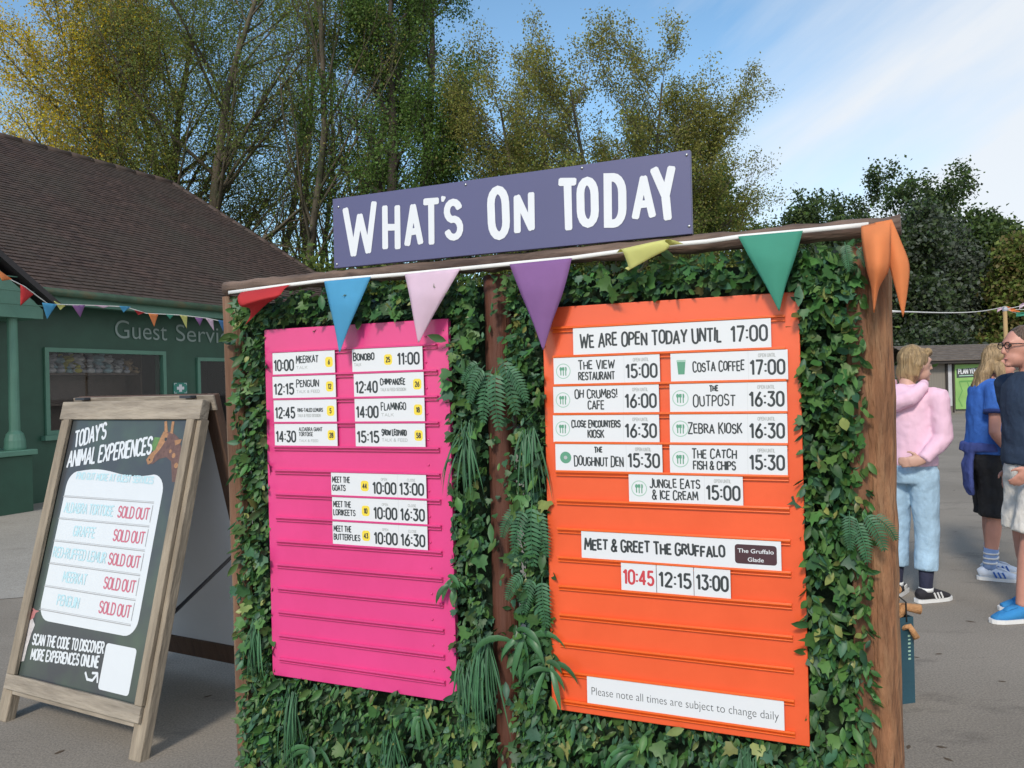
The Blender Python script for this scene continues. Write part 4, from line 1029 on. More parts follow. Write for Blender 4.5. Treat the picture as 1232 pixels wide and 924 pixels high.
q_rb = (ap(10, 838)[1] + ap(150, 868)[1]) / 2
def part(mb, name, m, **k): return mb.build(name, m, ab, rot=LX, **k)
m = MB(); m.b2((0, 0, .0), (sw, .045, q_pt + .005)); part(m, 'leg', oak_w, bevel=.004)
m = MB(); m.b2((W - sw, 0, .0), (W, .045, q_pt + .005)); part(m, 'leg', oak_w, bevel=.004)
m = MB(); m.b2((0, -.012, q_pt), (W, .035, q_top)); part(m, 'top_board', oak_h, bevel=.003)
m = MB(); m.b2((sw + .001, .0, q_rb), (W - sw - .001, .04, q_pb - .02)); m.b2((sw * .4, -.018, q_pb - .065), (W - sw * .4, -.001, q_pb)); part(m, 'bottom_rail', oak_h, bevel=.003)
for xx in (sw * .62, W - sw * .98):
    m = MB(); m.b2((xx, -.02, q_pb + .001), (xx + sw * .36 + .02, -.0005, q_pt - .001)); part(m, 'poster_clamp', oak_w, bevel=.003)
# poster
poster_m = bpy.data.materials.new('poster_dark'); poster_m.use_nodes = True
def pm(m):
    nt = m.node_tree; L = nt.links.new; b = nt.nodes['Principled BSDF']; b.inputs['Roughness'].default_value = .28
    t = N(nt, 'ShaderNodeTexCoord'); a = N(nt, 'ShaderNodeTexNoise'); a.inputs['Scale'].default_value = 4; a.inputs['Detail'].default_value = 3; L(t.outputs['Object'], a.inputs[0])
    c = N(nt, 'ShaderNodeValToRGB'); e = c.color_ramp.elements; e[0].position = .42; e[0].color = (.052, .056, .065, 1); e[1].position = .7; e[1].color = (.07, .10, .075, 1)  # black lifted in the base colour to imitate reflected sheen and haze
    L(a.outputs['Fac'], c.inputs[0]); L(c.outputs[0], b.inputs['Base Color'])
pm(poster_m)
m = MB(); m.b2((sw - .03, .004, q_pb - .01), (W - sw + .03, .016, q_pt + .01)); poster = part(m, 'poster', poster_m)
m = MB(); m.b2((sw, .0165, q_rb), (W - sw, .03, q_pt)); part(m, 'backing', white_paint)
ink = Ink(.0036); inkw = Ink(.0032)
A = lambda px, py: ap(px, py, .0036)
wht = mat('poster_white', (.62, .65, .68), .3, .02)
# white panel with soft corners and a wavy top edge
c4 = [A(88, 566), A(199, 572), A(163, 768), A(41, 744)]
xl, xr = (c4[0][0] + c4[3][0]) / 2, (c4[1][0] + c4[2][0]) / 2; zt2 = (c4[0][1] + c4[1][1]) / 2; zb2 = (c4[2][1] + c4[3][1]) / 2
r_ = .075
pts = arc(xr - r_, zt2 - r_, r_, r_, 0, 90, 7) + [(xr - r_ - (xr - xl - 2 * r_) * i / 12, zt2 + .012 * math.sin(2 * math.pi * i / 12 + math.pi)) for i in range(1, 12)] + arc(xl + r_, zt2 - r_, r_, r_, 90, 180, 7) + arc(xl + r_, zb2 + r_, r_, r_, 180, 270, 7) + arc(xr - r_, zb2 + r_, r_, r_, 270, 360, 7)
ink.poly(pts)
# white QR-less card at the foot
d4 = [A(128, 773), A(165, 781), A(154, 838), A(118, 829)]
ink.rrect((d4[0][0] + d4[3][0]) / 2, (d4[3][1] + d4[2][1]) / 2, (d4[1][0] + d4[2][0]) / 2, (d4[0][1] + d4[1][1]) / 2, .015)
ink.build('white_panel', wht, poster)
# headings
ti = Ink(.0026)
def line(txt, a, b, h, t, nm=None, inkx=None, sh=.0):
    p, q = A(*a), A(*b); d = math.hypot(q[0] - p[0], q[1] - p[1]); (inkx or ti).text(txt, p[0], p[1], h, t, fit=d, rot=math.atan2(q[1] - p[1], q[0] - p[0]), sp=.16, space=.3, shear=sh)
line("TODAY'S", (89.5, 538), (127, 527), .075, .0118, sh=.05)
line('ANIMAL EXPERIENCES', (81, 562), (181.5, 545.5), .075, .0118, sh=.05)
ti.build('heading', wht, poster); ti = Ink(.0026)
line('SCAN THE CODE TO DISCOVER', (39, 775), (124, 786), .044, .0085)
line('MORE EXPERIENCES ONLINE', (37, 793), (118, 803), .044, .0085)
ti.build('footer_lettering', wht, poster); ti = Ink(.0026)
p = A(103, 809); ti.stroke([(p[0], p[1]), (p[0] + .02, p[1] - .025), (p[0] + .055, p[1] - .025), (p[0] + .075, p[1] - .0)], .011)
e = (p[0] + .075, p[1]); ti.stroke([(e[0] - .03, e[1] + .004), (e[0] + .004, e[1] + .008), (e[0] + .014, e[1] - .028)], .010)
ti.build('arrow', wht, poster)
pb = Ink(.0026); rd = Ink(.0024); gl = Ink(.0028)
pale_blue_ink = mat('pale_blue_ink', (.44, .64, .70), .4, .03); line_ink = mat('rail_line', (.34, .34, .35), .4, .05)
crimson = mat('crimson_ink', (.54, .14, .20), .4, .03)
line('FIND OUT MORE AT GUEST SERVICES', (92, 576), (184, 582), .030, .006, inkx=pb); pb.build('info_lettering', pale_blue_ink, poster)
seps = [((78, 595.7), (186, 605.7)), ((70, 623), (180, 634)), ((64, 651), (173, 665)), ((58, 677.6), (167, 695)), ((54, 704.7), (163, 724)), ((48, 733), (158, 750))]
zz = [(A(*a)[1] + A(*b)[1]) / 2 for a, b in seps]; xa = sum(A(*a)[0] for a, b in seps) / 6; xb = sum(A(*b)[0] for a, b in seps) / 6
kk = np.polyfit(range(6), zz, 1); zz = [float(np.polyval(kk, i)) for i in range(6)]
names = ['ALDABRA TORTOISE', 'GIRAFFE', 'RED-RUFFED LEMUR', 'MEERKAT', 'PENGUIN']; fw = [.55, .24, .59, .26, .24]; fx = [.03, .19, .01, .18, .17]
for i in range(6): gl.stroke([(xa, zz[i]), (xb, zz[i])], .004); gl.stroke([(xa, zz[i] + .006), (xb, zz[i] + .006)], .0016)
for i, n_ in enumerate(names):
    hgt = zz[i] - zz[i + 1]; L_ = xb - xa
    pb = Ink(.0026); rd = Ink(.0024)
    pb.text(n_, xa + L_ * fx[i] + .01, zz[i + 1] + hgt * .32, hgt * .42, .0068, fit=L_ * fw[i], sp=.15)
    rd.text('SOLD OUT', xb - L_ * .335 - .008, zz[i + 1] + hgt * .3, hgt * .46, .0068, fit=L_ * .32, sp=.15, space=.25)
    gl.stroke([(xb - .002, zz[i + 1] + .02), (xb - .002, zz[i] - .01)], .004)
    pb.build('animal_name', pale_blue_ink, poster); rd.build('sold_out_lettering', crimson, poster)
gl.build('row_lines', line_ink, poster)
# printed giraffe and bird pictures
gi = Ink(.0032)
def pp(pts): return [A(*p) for p in pts]
tanm = mat('print_tan', (.34, .17, .075), .35, .3, 60); brn = mat('print_brown', (.13, .065, .05), .35, .3, 50); birdm = mat('print_white_grey', (.55, .52, .52), .35, .25, 40); pinkp = mat('print_rose', (.42, .17, .17), .35, .2, 40); leafp = mat('print_leaf', (.10, .20, .06), .4, .3, 40)
gi.poly(pp([(181, 541), (186, 526), (198, 527), (205, 533), (190, 545)]), 4)
gi.poly(pp([(176, 553.5), (177.5, 559), (184, 558), (192, 552), (200, 550), (206, 555), (207, 580), (216, 580), (219, 545), (216, 528), (208, 520), (199, 519), (193, 527), (187, 541), (181, 547)]), 1)
gi.poly(pp([(176, 553), (178, 559), (183, 556), (186, 548), (193, 540), (199, 531), (203, 522), (197, 519), (193, 527), (187, 541), (181, 546)]), 0)
gi.poly(pp([(198, 521), (198, 507), (201, 506.5), (202, 520)]), 0); gi.poly(pp([(205, 521), (207, 507), (210, 507), (208, 522)]), 0)
gi.poly(pp([(210, 530), (219, 528), (217, 533), (211, 536)]), 0)
gi.disc(*A(199.5, 528.5), .008, 5); gi.disc(*A(180, 553), .005, 5)
for a_, b__ in (((209, 548), .012), ((212, 560), .013), ((214, 572), .012), ((205, 543), .009)): gi.disc(*A(*a_), b__, 0, 7)
PICS = [tanm, brn, birdm, pinkp, leafp, ink_m]; gi.build('giraffe_picture', PICS, poster); gi = Ink(.0032)
gi.poly(pp([(31, 757), (35, 742), (39, 742), (42, 752), (38, 762), (33, 778), (29, 795), (21, 797), (24, 775)]), 2)
gi.poly(pp([(33, 742), (36, 732), (40, 731.5), (43, 734), (47.5, 735), (43, 737.5), (41, 743), (37, 746)]), 3)
gi.disc(*A(39, 734.5), .005, 5)
gi.build('bird_picture', PICS, poster)
# rear frame leaning the other way
rear = MB(); topy = math.sin(LEAN) * q_top; tz = math.cos(LEAN) * q_top
ROT = (LEAN, 0, 0)
def rpart(mb, name, m, **k): return mb.build(name, m, ab, loc=(0, 2 * topy + .09, 0), rot=ROT, **k)
m = MB(); m.b2((.0, -.045, 0), (sw, 0, q_top + .03)); rpart(m, 'leg', oak_d, bevel=.004)
m = MB(); m.b2((W - sw, -.045, 0), (W, 0, q_top + .03)); rpart(m, 'leg', oak_d, bevel=.004)
m = MB(); m.b2((sw + .001, -.04, q_pt + .02), (W - sw - .001, -.002, q_top + .03)); rpart(m, 'cross_rail', oak_d, bevel=.003)
m = MB(); m.b2((sw + .001, -.04, q_rb), (W - sw - .001, -.002, q_rb + .10)); rpart(m, 'cross_rail', oak_d, bevel=.003)
m = MB(); m.b2((.02, -.056, q_top - .035), (W + .02, -.046, q_top + .035)); rpart(m, 'top_board', oak_h, bevel=.003)
m = MB(); m.b2((sw - .01, -.03, q_rb + .101), (W - sw + .01, -.018, q_pt + .019)); rpart(m, 'backing', white_paint)
m = MB(); hz_ = .66
for xx in (W - .018, .018): m.box((xx, topy + .045, hz_), (.022, 2 * (topy + .045) * (1 - hz_ / tz) * 1.25, .005), 0, Matrix.Rotation(R(28), 3, 'X'))
m.build('stay', mat('black_strap', (.02, .02, .022), .6, .1), ab)
m = MB()
for xx in (.12, W - .12): m.box((xx, topy + .045, tz + .015), (.07, .10, .012))
m.build('hinge', mat('black_hinge', (.03, .035, .045), .5, .1), ab)
# ------------------------------------------------------------------ trees
bark_g = mat('bark_grey', (.105, .085, .060), .9, .3, 4, (2, 2, .5), bump=.5, stain=(.05, .06, .03), sscale=1.5)
bark_d = mat('bark_dark', (.045, .036, .028), .9, .3, 4, (2, 2, .5), bump=.5)
def leafmat(n, c, isl=.4, hue=.02, tr=.5): return mat(n, c, .55, .25, .6, island=isl, hue_island=hue, transl=tr, spec=.3)
lf_yel = leafmat('leaves_yellow', (.62, .46, .026)); lf_olive = leafmat('leaves_olive', (.27, .265, .065)); lf_mid = leafmat('leaves_mid_green', (.165, .215, .048)); lf_green = leafmat('leaves_green', (.115, .20, .042))
lf_dark = leafmat('leaves_dark_green', (.056, .090, .034), tr=.35); lf_blue = leafmat('leaves_grey_green', (.095, .118, .090), tr=.3); lf_aut = leafmat('leaves_russet', (.15, .125, .045), tr=.3); lf_ivy = leafmat('leaves_ivy', (.075, .125, .030), tr=.4)
def rotate_about(d, ax_, a): return Matrix.Rotation(a, 3, ax_) @ d
class Tree:
    def __init__(s, seed): s.r = random.Random(seed); s.br = []; s.tips = []
    def limb(s, p, d, ln, r0, lev, maxlev, P):
        r = s.r; n = P['seg'][lev]; pts = [p.copy()]; rad = [r0]; q = p.copy(); dd = d.copy()
        wob = P['wob'][lev]; up = P['up'][lev]
        for i in range(n):
            dd = (dd + Vector((r.gauss(0, wob), r.gauss(0, wob), r.gauss(0, wob) + up))).normalized()
            q = q + dd * (ln / n); pts.append(q.copy()); rad.append(r0 * (1 - (i + 1) / n * P['taper'][lev]))
        s.br.append((pts, rad, lev))
        if lev >= P['leaf_from']:
            for i in range(1, n + 1): s.tips.append((pts[i], lev))
        if lev < maxlev:
            c = P['kids'][lev]; c = max(1, int(round(c * r.uniform(.8, 1.2))))
            for k in range(c):
                f = P['start'][lev] + (1 - P['start'][lev]) * (k + r.random()) / c
                x = f * n; i = min(int(x), n - 1); pos = pts[i].lerp(pts[i + 1], x - i); rr = rad[i] + (rad[i + 1] - rad[i]) * (x - i)
                t = (pts[i + 1] - pts[i]).normalized(); side = rotate_about(t.orthogonal().normalized(), t, r.uniform(0, 2 * math.pi))
                a = R(r.gauss(P['ang'][lev], 9)); nd = (t * math.cos(a) + side * math.sin(a)).normalized()
                l2 = P['len'][lev] * ln * (1 - P['fall'][lev] * f) * r.uniform(.7, 1.2)
                s.limb(pos, nd, l2, max(min(rr * P['rk'][lev], r0 * .6), .006), lev + 1, maxlev, P)
    def mesh(s, min_r=0.0):
        V = []; Fq = []; o = 0
        for pts, rad, lev in s.br:
            n = (8, 6, 4, 3, 3)[lev]; k = len(pts); A_ = np.array(pts); T = np.gradient(A_, axis=0) if k > 1 else np.zeros_like(A_)
            T /= np.linalg.norm(T, axis=1, keepdims=True) + 1e-9
            ref = np.array([1, 0, 0.]) if abs(T[0, 0]) < .8 else np.array([0, 1, 0.])
            B = np.cross(T, ref); B /= np.linalg.norm(B, axis=1, keepdims=True) + 1e-9; Q = np.cross(T, B)
            th = np.arange(n) * 2 * np.pi / n; r_ = np.array(rad)[:, None, None]
            V.append((A_[:, None] + r_ * (np.cos(th)[None, :, None] * B[:, None] + np.sin(th)[None, :, None] * Q[:, None])).reshape(-1, 3))
            i, j = np.meshgrid(np.arange(k - 1), np.arange(n), indexing='ij'); j2 = (j + 1) % n
            Fq.append(np.stack([i * n + j, i * n + j2, (i + 1) * n + j2, (i + 1) * n + j], -1).reshape(-1, 4) + o); o += k * n
        return np.concatenate(V), np.concatenate(Fq)
def leaves_at(pos, per, spread, smin, smax, rg, droop=.3):
    n = len(pos) * per
    c = np.repeat(np.array(pos), per, 0) + rg.normal(0, spread, (n, 3))
    s = rg.uniform(smin, smax, n)
    d = rg.normal(0, 1, (n, 3)); d[:, 2] -= droop; d /= np.linalg.norm(d, axis=1, keepdims=True)
    a = np.cross(d, rg.normal(0, 1, (n, 3))); a /= np.linalg.norm(a, axis=1, keepdims=True) + 1e-9
    nrm = np.cross(d, a)
    s = s[:, None]
    P = np.stack([c, c + d * s * .5 + a * s * .32 + nrm * s * .08, c + d * s, c + d * s * .5 - a * s * .32 + nrm * s * .08], 1)
    return P.reshape(-1, 3), np.arange(n * 4).reshape(-1, 4), c
def tree(name, base, P, seed, label, leaf, bark, group=None, height=10., lean=(0, 0), r0=.2, stems=1, stem_spread=.25, colour=None, extra=None, leans=None):
    e = empty(name, base); tag(e, label, 'tree', group)
    t = Tree(seed); r = t.r
    for k in range(stems):
        a = 2 * math.pi * k / max(stems, 1) + r.uniform(0, 1); o = Vector((math.cos(a), math.sin(a), 0)) * (stem_spread * .8 if stems > 1 else 0)
        d = Vector((lean[0] + (math.cos(a) * stem_spread * .25 if stems > 1 else 0), lean[1] + (math.sin(a) * stem_spread * .25 if stems > 1 else 0), 1)).normalized()
        if leans: d = Vector((*leans[k], 1)).normalized()
        t.limb(o + Vector((0, 0, -.1)), d, height * r.uniform(.88, 1.02), r0 * r.uniform(.8, 1.1), 0, P['max'], P)
    V, Fq = t.mesh(); np_mesh('trunk', V, [Fq], bark, e, smooth=True)
    rg = np.random.default_rng(seed)
    pos = [p for p, l in t.tips]
    if P.get('keep', 1) < 1: pos = [p for p in pos if r.random() < P['keep']]
    if extra: pos = pos + extra
    V, Fq, c = leaves_at(pos, P['per'], P['spread'], P['smin'], P['smax'], rg)
    if colour: mi = colour(c, rg)
    else: mi = (rg.random(len(c)) < .35).astype(int)
    np_mesh('crown', V, [Fq], None, e, mi=mi, mats=leaf)
    print(label, 'leaves', len(c), 'branches', len(t.br)); return e
# open, upright tree of many fine shoots
UP = dict(max=3, seg=(12, 7, 5, 4), wob=(.05, .07, .10, .14), up=(.05, .08, .06, .02), taper=(.8, .85, .9, .9), leaf_from=2, kids=(15, 9, 5), start=(.22, .2, .25), ang=(38, 33, 36), len=(.42, .42, .42), fall=(.6, .5, .4), rk=(.45, .5, .55), per=5, spread=.16, smin=.07, smax=.13)
def K(**k): d = dict(UP); d.update(k); return d
def base_at(px, depth): p = at(px, 462, depth); return Vector((p.x, p.y, 0))
# yellowing tree at the left behind the roof
b1 = base_at(238, 26)
def col1(c, rg):
    x = c[:, 0] * .35 + .0 * c[:, 2] + rg.normal(0, .45, len(c))
    mi = np.where(x < -.95, 0, np.where(x < -.35, 1, 2)); return mi
tree('yellowing_tree', b1, K(kids=(28, 12, 7), len=(.50, .42, .4), ang=(50, 36, 36), smin=.05, smax=.095, per=4, start=(.25, .25, .2), up=(.04, .05, .03, .0), spread=.2, fall=(.55, .4, .4)), 5, 'big multi-stemmed tree turning yellow, behind the roof of the green building', [lf_yel, lf_olive, lf_mid], bark_g, 'trees behind the board', 15.5, (-.02, 0), .26, 4, .6, col1, leans=[(.04, 0), (-.30, -.05), (-.12, .1), (-.52, .0)])
# airy upright trees between roof and sign
tree('upright_tree', base_at(330, 27), K(kids=(20, 11, 6), per=2, ang=(22, 24, 28), len=(.40, .4, .4), spread=.12, smin=.05, smax=.085, keep=.34), 11, 'thin airy tree of upright shoots with few leaves, left of the sign', [lf_olive, lf_mid], bark_g, 'trees behind the board', 18.5, (.0, 0), .2, 4, 1.3)
tree('upright_tree', base_at(385, 29), K(kids=(18, 11, 6), per=2, ang=(22, 26, 28), len=(.38, .4, .4), spread=.12, smin=.05, smax=.085, keep=.34), 12, 'slender bare-looking tree beside the dense green one, above the left corner of the sign', [lf_olive, lf_mid], bark_g, 'trees behind the board', 18, (.03, 0), .18, 3, 1.0)
# dense green, ivy-clad tree
def ivy(b, n, h, r, seed):
    q = random.Random(seed); return [Vector((q.gauss(0, r), q.gauss(0, r), q.uniform(.5, h))) for _ in range(n)]
tree('dense_tree', base_at(508, 24), K(kids=(26, 12, 6), per=6, ang=(48, 40, 38), len=(.29, .42, .4), fall=(.35, .4, .4), spread=.2, start=(.15, .2, .2), smin=.06, smax=.11), 21, 'dense dark green leafy tree rising behind the middle of the sign', [lf_green, lf_ivy], bark_d, 'trees behind the board', 15, (.0, 0), .28, 2, .3)
# rounded olive tree behind the right half of the sign
def col4(c, rg):
    x = c[:, 2] * .25 + rg.normal(0, .5, len(c)); return np.where(x > 2.3, 0, np.where(x > 1.7, 1, 2))
tree('rounded_tree', base_at(722, 23), K(kids=(17, 12, 6), per=4, ang=(40, 33, 34), len=(.40, .42, .4), fall=(.4, .4, .4), keep=.85, spread=.13, start=(.2, .22, .25), up=(.06, .07, .04, .0), smin=.045, smax=.085), 31, 'broad olive-tinged tree with fine upright shoots behind the word TODAY', [lf_olive, lf_olive, lf_mid], bark_g, 'trees behind the board', 9.3, (.0, 0), .15, 11, 1.35, col4)
tree('rounded_tree', base_at(812, 25), K(kids=(20, 10, 6), per=4, ang=(46, 36, 34), len=(.48, .42, .4), fall=(.45, .4, .4), spread=.17, start=(.12, .22, .25), up=(.04, .05, .03, .0), smin=.08, smax=.13), 33, 'leafy green tree at the right end of the sign, edge of the tall row', [lf_mid, lf_green], bark_g, 'trees behind the board', 6.9, (.03, 0), .18, 4, .9)
# shrubs under them
SH = K(max=2, seg=(6, 5, 4, 3), kids=(12, 8), leaf_from=1, per=26, spread=.24, len=(.6, .5), ang=(55, 45), up=(.0, .03, 0, 0), smin=.09, smax=.15, start=(.1, .2))
for i, (px, d, h, lb) in enumerate(((300, 25, 4.2, 'rough green shrub just right of the tiled roof'), (372, 22, 4.4, 'leafy shrub under the slender trees left of the sign'), (455, 23, 4.0, 'green shrub behind the left part of the sign'), (600, 22.5, 4.2, 'green shrub between the dense tree and the broad olive tree'), (760, 24, 3.6, 'green shrub under the broad olive tree'))):
    tree('shrub', base_at(px, d), SH, 50 + i, lb, [lf_mid, lf_ivy], bark_d, 'shrubs under the tall trees', h, (0, 0), .07, 4, .9)
# dark woodland edge on the right
OAK = K(max=3, seg=(7, 6, 5, 4), kids=(10, 8, 5), wob=(.08, .14, .16, .2), up=(.05, .03, .03, .0), ang=(62, 48, 42), len=(.62, .46, .42), fall=(.45, .35, .3), start=(.38, .3, .3), per=8, spread=.26, smin=.14, smax=.28, leaf_from=2)
DENSE = K(max=2, seg=(9, 6, 4, 3), kids=(46, 9), wob=(.03, .1, .15, .2), up=(.05, .0, .0, 0), ang=(70, 50), len=(.34, .5), fall=(.72, .3), start=(.04, .15), per=40, spread=.38, smin=.16, smax=.30, leaf_from=1)
wood = [
 ('oak_tree', 928, 50, 10.9, OAK, [lf_dark, lf_ivy], 'low dark oak whose crown shows just above the top rail', .3),
 ('oak_tree', 1072, 48, 11.4, OAK, [lf_dark, lf_ivy], 'tall dark oak with sky gaps, standing over the right end of the rail', .38),
 ('oak_tree', 1010, 52, 11.2, OAK, [lf_dark, lf_ivy], 'dark oak between the two others above the rail', .34),
 ('oak_tree', 1125, 52, 10.4, OAK, [lf_dark, lf_ivy], 'dark oak behind the grey-green conifer', .34),
 ('conifer', 1150, 41, 9.3, DENSE, [lf_blue, lf_dark], 'tall grey-green conifer behind the kiosk', .22),
 ('conifer', 1098, 39, 9.2, DENSE, [lf_dark, lf_blue], 'dark conifer just right of the big post', .22),
 ('conifer', 1192, 42, 9.1, DENSE, [lf_ivy, lf_dark], 'dark olive evergreen above the bunting pole', .22),
 ('autumn_tree', 1243, 38, 8.0, DENSE, [lf_mid, lf_aut], 'tree with russet leaves at the right edge of the picture', .22),
 ('conifer', 1215, 47, 10.2, DENSE, [lf_mid, lf_dark], 'mid green evergreen behind the russet tree', .22),
 ('conifer', 1050, 43, 8.6, DENSE, [lf_dark, lf_ivy], 'dark evergreen hidden mostly by the big post', .22),
 ('conifer', 1290, 43, 9.4, DENSE, [lf_dark, lf_ivy], 'dark evergreen beyond the russet tree', .22)]
for i, (nm, px, d, h, P, lm, lb, r0) in enumerate(wood):
    tree(nm, base_at(px, d), P, 70 + i, lb, lm, bark_d, 'woodland edge behind the kiosk', h, (0, 0), r0)
# low undergrowth closing the woodland at the bottom
rg = np.random.default_rng(5); n = 9000
pos = np.stack([rg.uniform(8, 45, n), rg.uniform(36, 44, n), np.abs(rg.normal(0, 1.3, n))], -1)
V, Fq, c = leaves_at([Vector(p) for p in pos], 3, .25, .2, .35, rg)
tag(np_mesh('undergrowth', V, [Fq], None, mi=(rg.random(len(c)) < .5).astype(int), mats=[lf_dark, lf_ivy]), 'dark undergrowth along the foot of the woodland', 'undergrowth', kind='stuff')
n = 12000
pos = np.stack([rg.uniform(-14, 14, n), rg.uniform(28, 33, n), np.abs(rg.normal(0, 1.2, n))], -1)
V, Fq, c = leaves_at([Vector(p) for p in pos], 3, .25, .15, .3, rg)
tag(np_mesh('undergrowth', V, [Fq], None, mi=(rg.random(len(c)) < .5).astype(int), mats=[lf_ivy, lf_green]), 'green undergrowth behind the notice board', 'undergrowth', kind='stuff')

# ------------------------------------------------------------------ kiosk in the distance
kd = 29.5; k0 = at(1090, 445, kd); k1 = at(1262, 445, kd)
kz = lambda py: at(1160, py, kd).z
ki = empty('kiosk', (at(1110, 445, kd).x, kd, 0)); tag(ki, 'low timber kiosk with a shingled roof at the foot of the trees', 'kiosk')
kw = at(1262, 445, kd).x - ki.location.x
kwall = mat('kiosk_boards', (.21, .19, .165), .8, .15, 3, (8, 1, .3)); kroof = mat('kiosk_shingles', (.12, .10, .085), .9, .35, 5, (1, 1, 3)); kdark = mat('kiosk_dark', (.035, .03, .028), .8, .1)
mb = MB(); mb.b2((0, 0, 0), (kw, 3.5, kz(437))); mb.build('wall', kwall, ki)
mb = MB(); mb.b2((-.3, -.4, kz(437)), (kw + .3, -.3, kz(433))); mb.build('fascia', kdark, ki)
mb = MB(); zr0, zr1 = kz(433), kz(413)
for k in range(9):
    f0, f1_ = k / 9, (k + 1.2) / 9; mb.add([(-.35, -.45 + 2.1 * f0, zr0 + (zr1 - zr0) * f0 + .03), (kw + .35, -.45 + 2.1 * f0, zr0 + (zr1 - zr0) * f0 + .03), (kw + .35, -.45 + 2.1 * f1_, zr0 + (zr1 - zr0) * f1_), (-.35, -.45 + 2.1 * f1_, zr0 + (zr1 - zr0) * f1_), (-.35, -.45 + 2.1 * f0, zr0 + (zr1 - zr0) * f0 - .02), (kw + .35, -.45 + 2.1 * f0, zr0 + (zr1 - zr0) * f0 - .02)], [(0, 1, 2, 3), (4, 5, 1, 0)])
mb.add([(-.35, 3.9, zr0), (kw + .35, 3.9, zr0), (kw + .35, 1.7, zr1), (-.35, 1.7, zr1)], [(0, 1, 2, 3)])
mb.build('roof', kroof, ki)
def kx(px): return at(px, 445, kd).x - ki.location.x
for a_x, b_x in ((1137, 1139.5), (1145, 1146.5), (1191, 1193)): mb = MB(); mb.b2((kx(a_x), -.06, 0), (kx(b_x), -.001, kz(437))); mb.build('post', kdark, ki)
mb = MB(); mb.b2((kx(1140), -.03, .25), (kx(1144.5), -.002, kz(438))); mb.build('door', mat('kiosk_pale_door', (.5, .5, .52), .6, .1), ki)
mb = MB(); mb.b2((kx(1147.3), -.09, kz(492)), (kx(1190.5), -.065, kz(438.5))); mp_ = mb.build('map_poster', mat('poster_lime', (.24, .44, .13), .5, .12, 2), ki)
ink = Ink(-.0925); x0, x1 = kx(1149), kx(1189)
ink.poly([(x0, kz(454.5)), (x1, kz(453.5)), (x1, kz(441.5)), (x0, kz(444))], 0)
ink.text('PLAN YOUR DAY', x0 + .08, kz(449.5), .17, .035, fit=(x1 - x0) * .9, mi=1, rot=.01); ink.stroke([(x0 + .1, kz(452)), (x1 - .1, kz(451.5))], .04, mi=2)
for k in range(5): xx = x0 + .1 + k * .3; ink.stroke([(xx, kz(460)), (xx + .1, kz(470)), (xx - .04, kz(480)), (xx + .08, kz(489))], .035, mi=3)
ink.stroke([(x0 + .1, kz(459)), (x1 - .1, kz(458))], .06, mi=3)
ink.build('poster_print', [mat('poster_charcoal', (.05, .06, .06), .5, .05), white_paint, pale_green_ink, mat('poster_green_line', (.12, .30, .08), .5, .1)], mp_)
# bunting pole with a line of flags, and the wire across to it
pd = 15.0; pt = at(1209, 372, pd)
po = empty('flag_pole', (pt.x, pt.y, 0)); tag(po, 'thin pale wooden pole carrying bunting in front of the trees', 'pole')
mb = MB(); mb.tube([(0, 0, 0), (.01, 0, pt.z * .5), (0, 0, pt.z + .05)], [.045, .042, .036], 8); mb.build('shaft', mat('pale_pole_wood', (.36, .24, .11), .8, .2, 5, (3, 3, .4)), po)
mb = MB(); mb.ball((0, 0, pt.z), (.05, .05, .06)); mb.build('cap', mat('grey_tie', (.35, .37, .42), .8, .2), po)
bt2 = empty('bunting', (pt.x, pt.y, pt.z)); tag(bt2, 'string of pale flags running off the wooden pole to the right', 'bunting')
mb = MB(); mb.tube([(0, 0, 0), (.35, -.1, .06), (1.2, -.5, .35)], .006, 5); mb.tube([(0, 0, 0), (.5, .2, .0), (1.6, .6, .1)], .006, 5); mb.tube([(0, 0, 0), (.3, .1, -.08), (1.6, .4, -.06)], .006, 5); mb.build('cord', cord_m, bt2)
for (x, z, c, dx, dz) in ((.03, .02, 'orange', .26, -.07), (.28, .03, 'pink', .2, .10), (.22, -.11, 'green', .3, .02), (-.14, -.02, 'pink', .12, .05)):
    o = flag_mesh([(Vector((x, 0, z + .04)), Vector((x, .02, z - .04)), 0), (Vector((x + dx * .5, .02, z + dz * .5 + .035)), Vector((x + dx * .5, .04, z + dz * .5 - .03)), .03), (Vector((x + dx, .0, z + dz)), Vector((x + dx, .0, z + dz - .01)), 0)], 4, 6).build('flag', FM[c], bt2); thin(o); o['label'] = f'small {c} flag blown sideways'
wa = at(1084, 375, 6.0); wb = at(1208, 369, pd)
cu_ = MB(); pts = [wa.lerp(wb, i / 10) - Vector((0, 0, .05 * math.sin(math.pi * i / 10))) for i in range(11)]
a0 = BL(uR, .06, bp(1058, 374, .06)[1]); pts = [a0] + pts
cu_.tube(pts, .006, 5); tag(cu_.build('wire', cord_m), 'thin pale wire stretched from the big post towards the flag pole', 'wire')
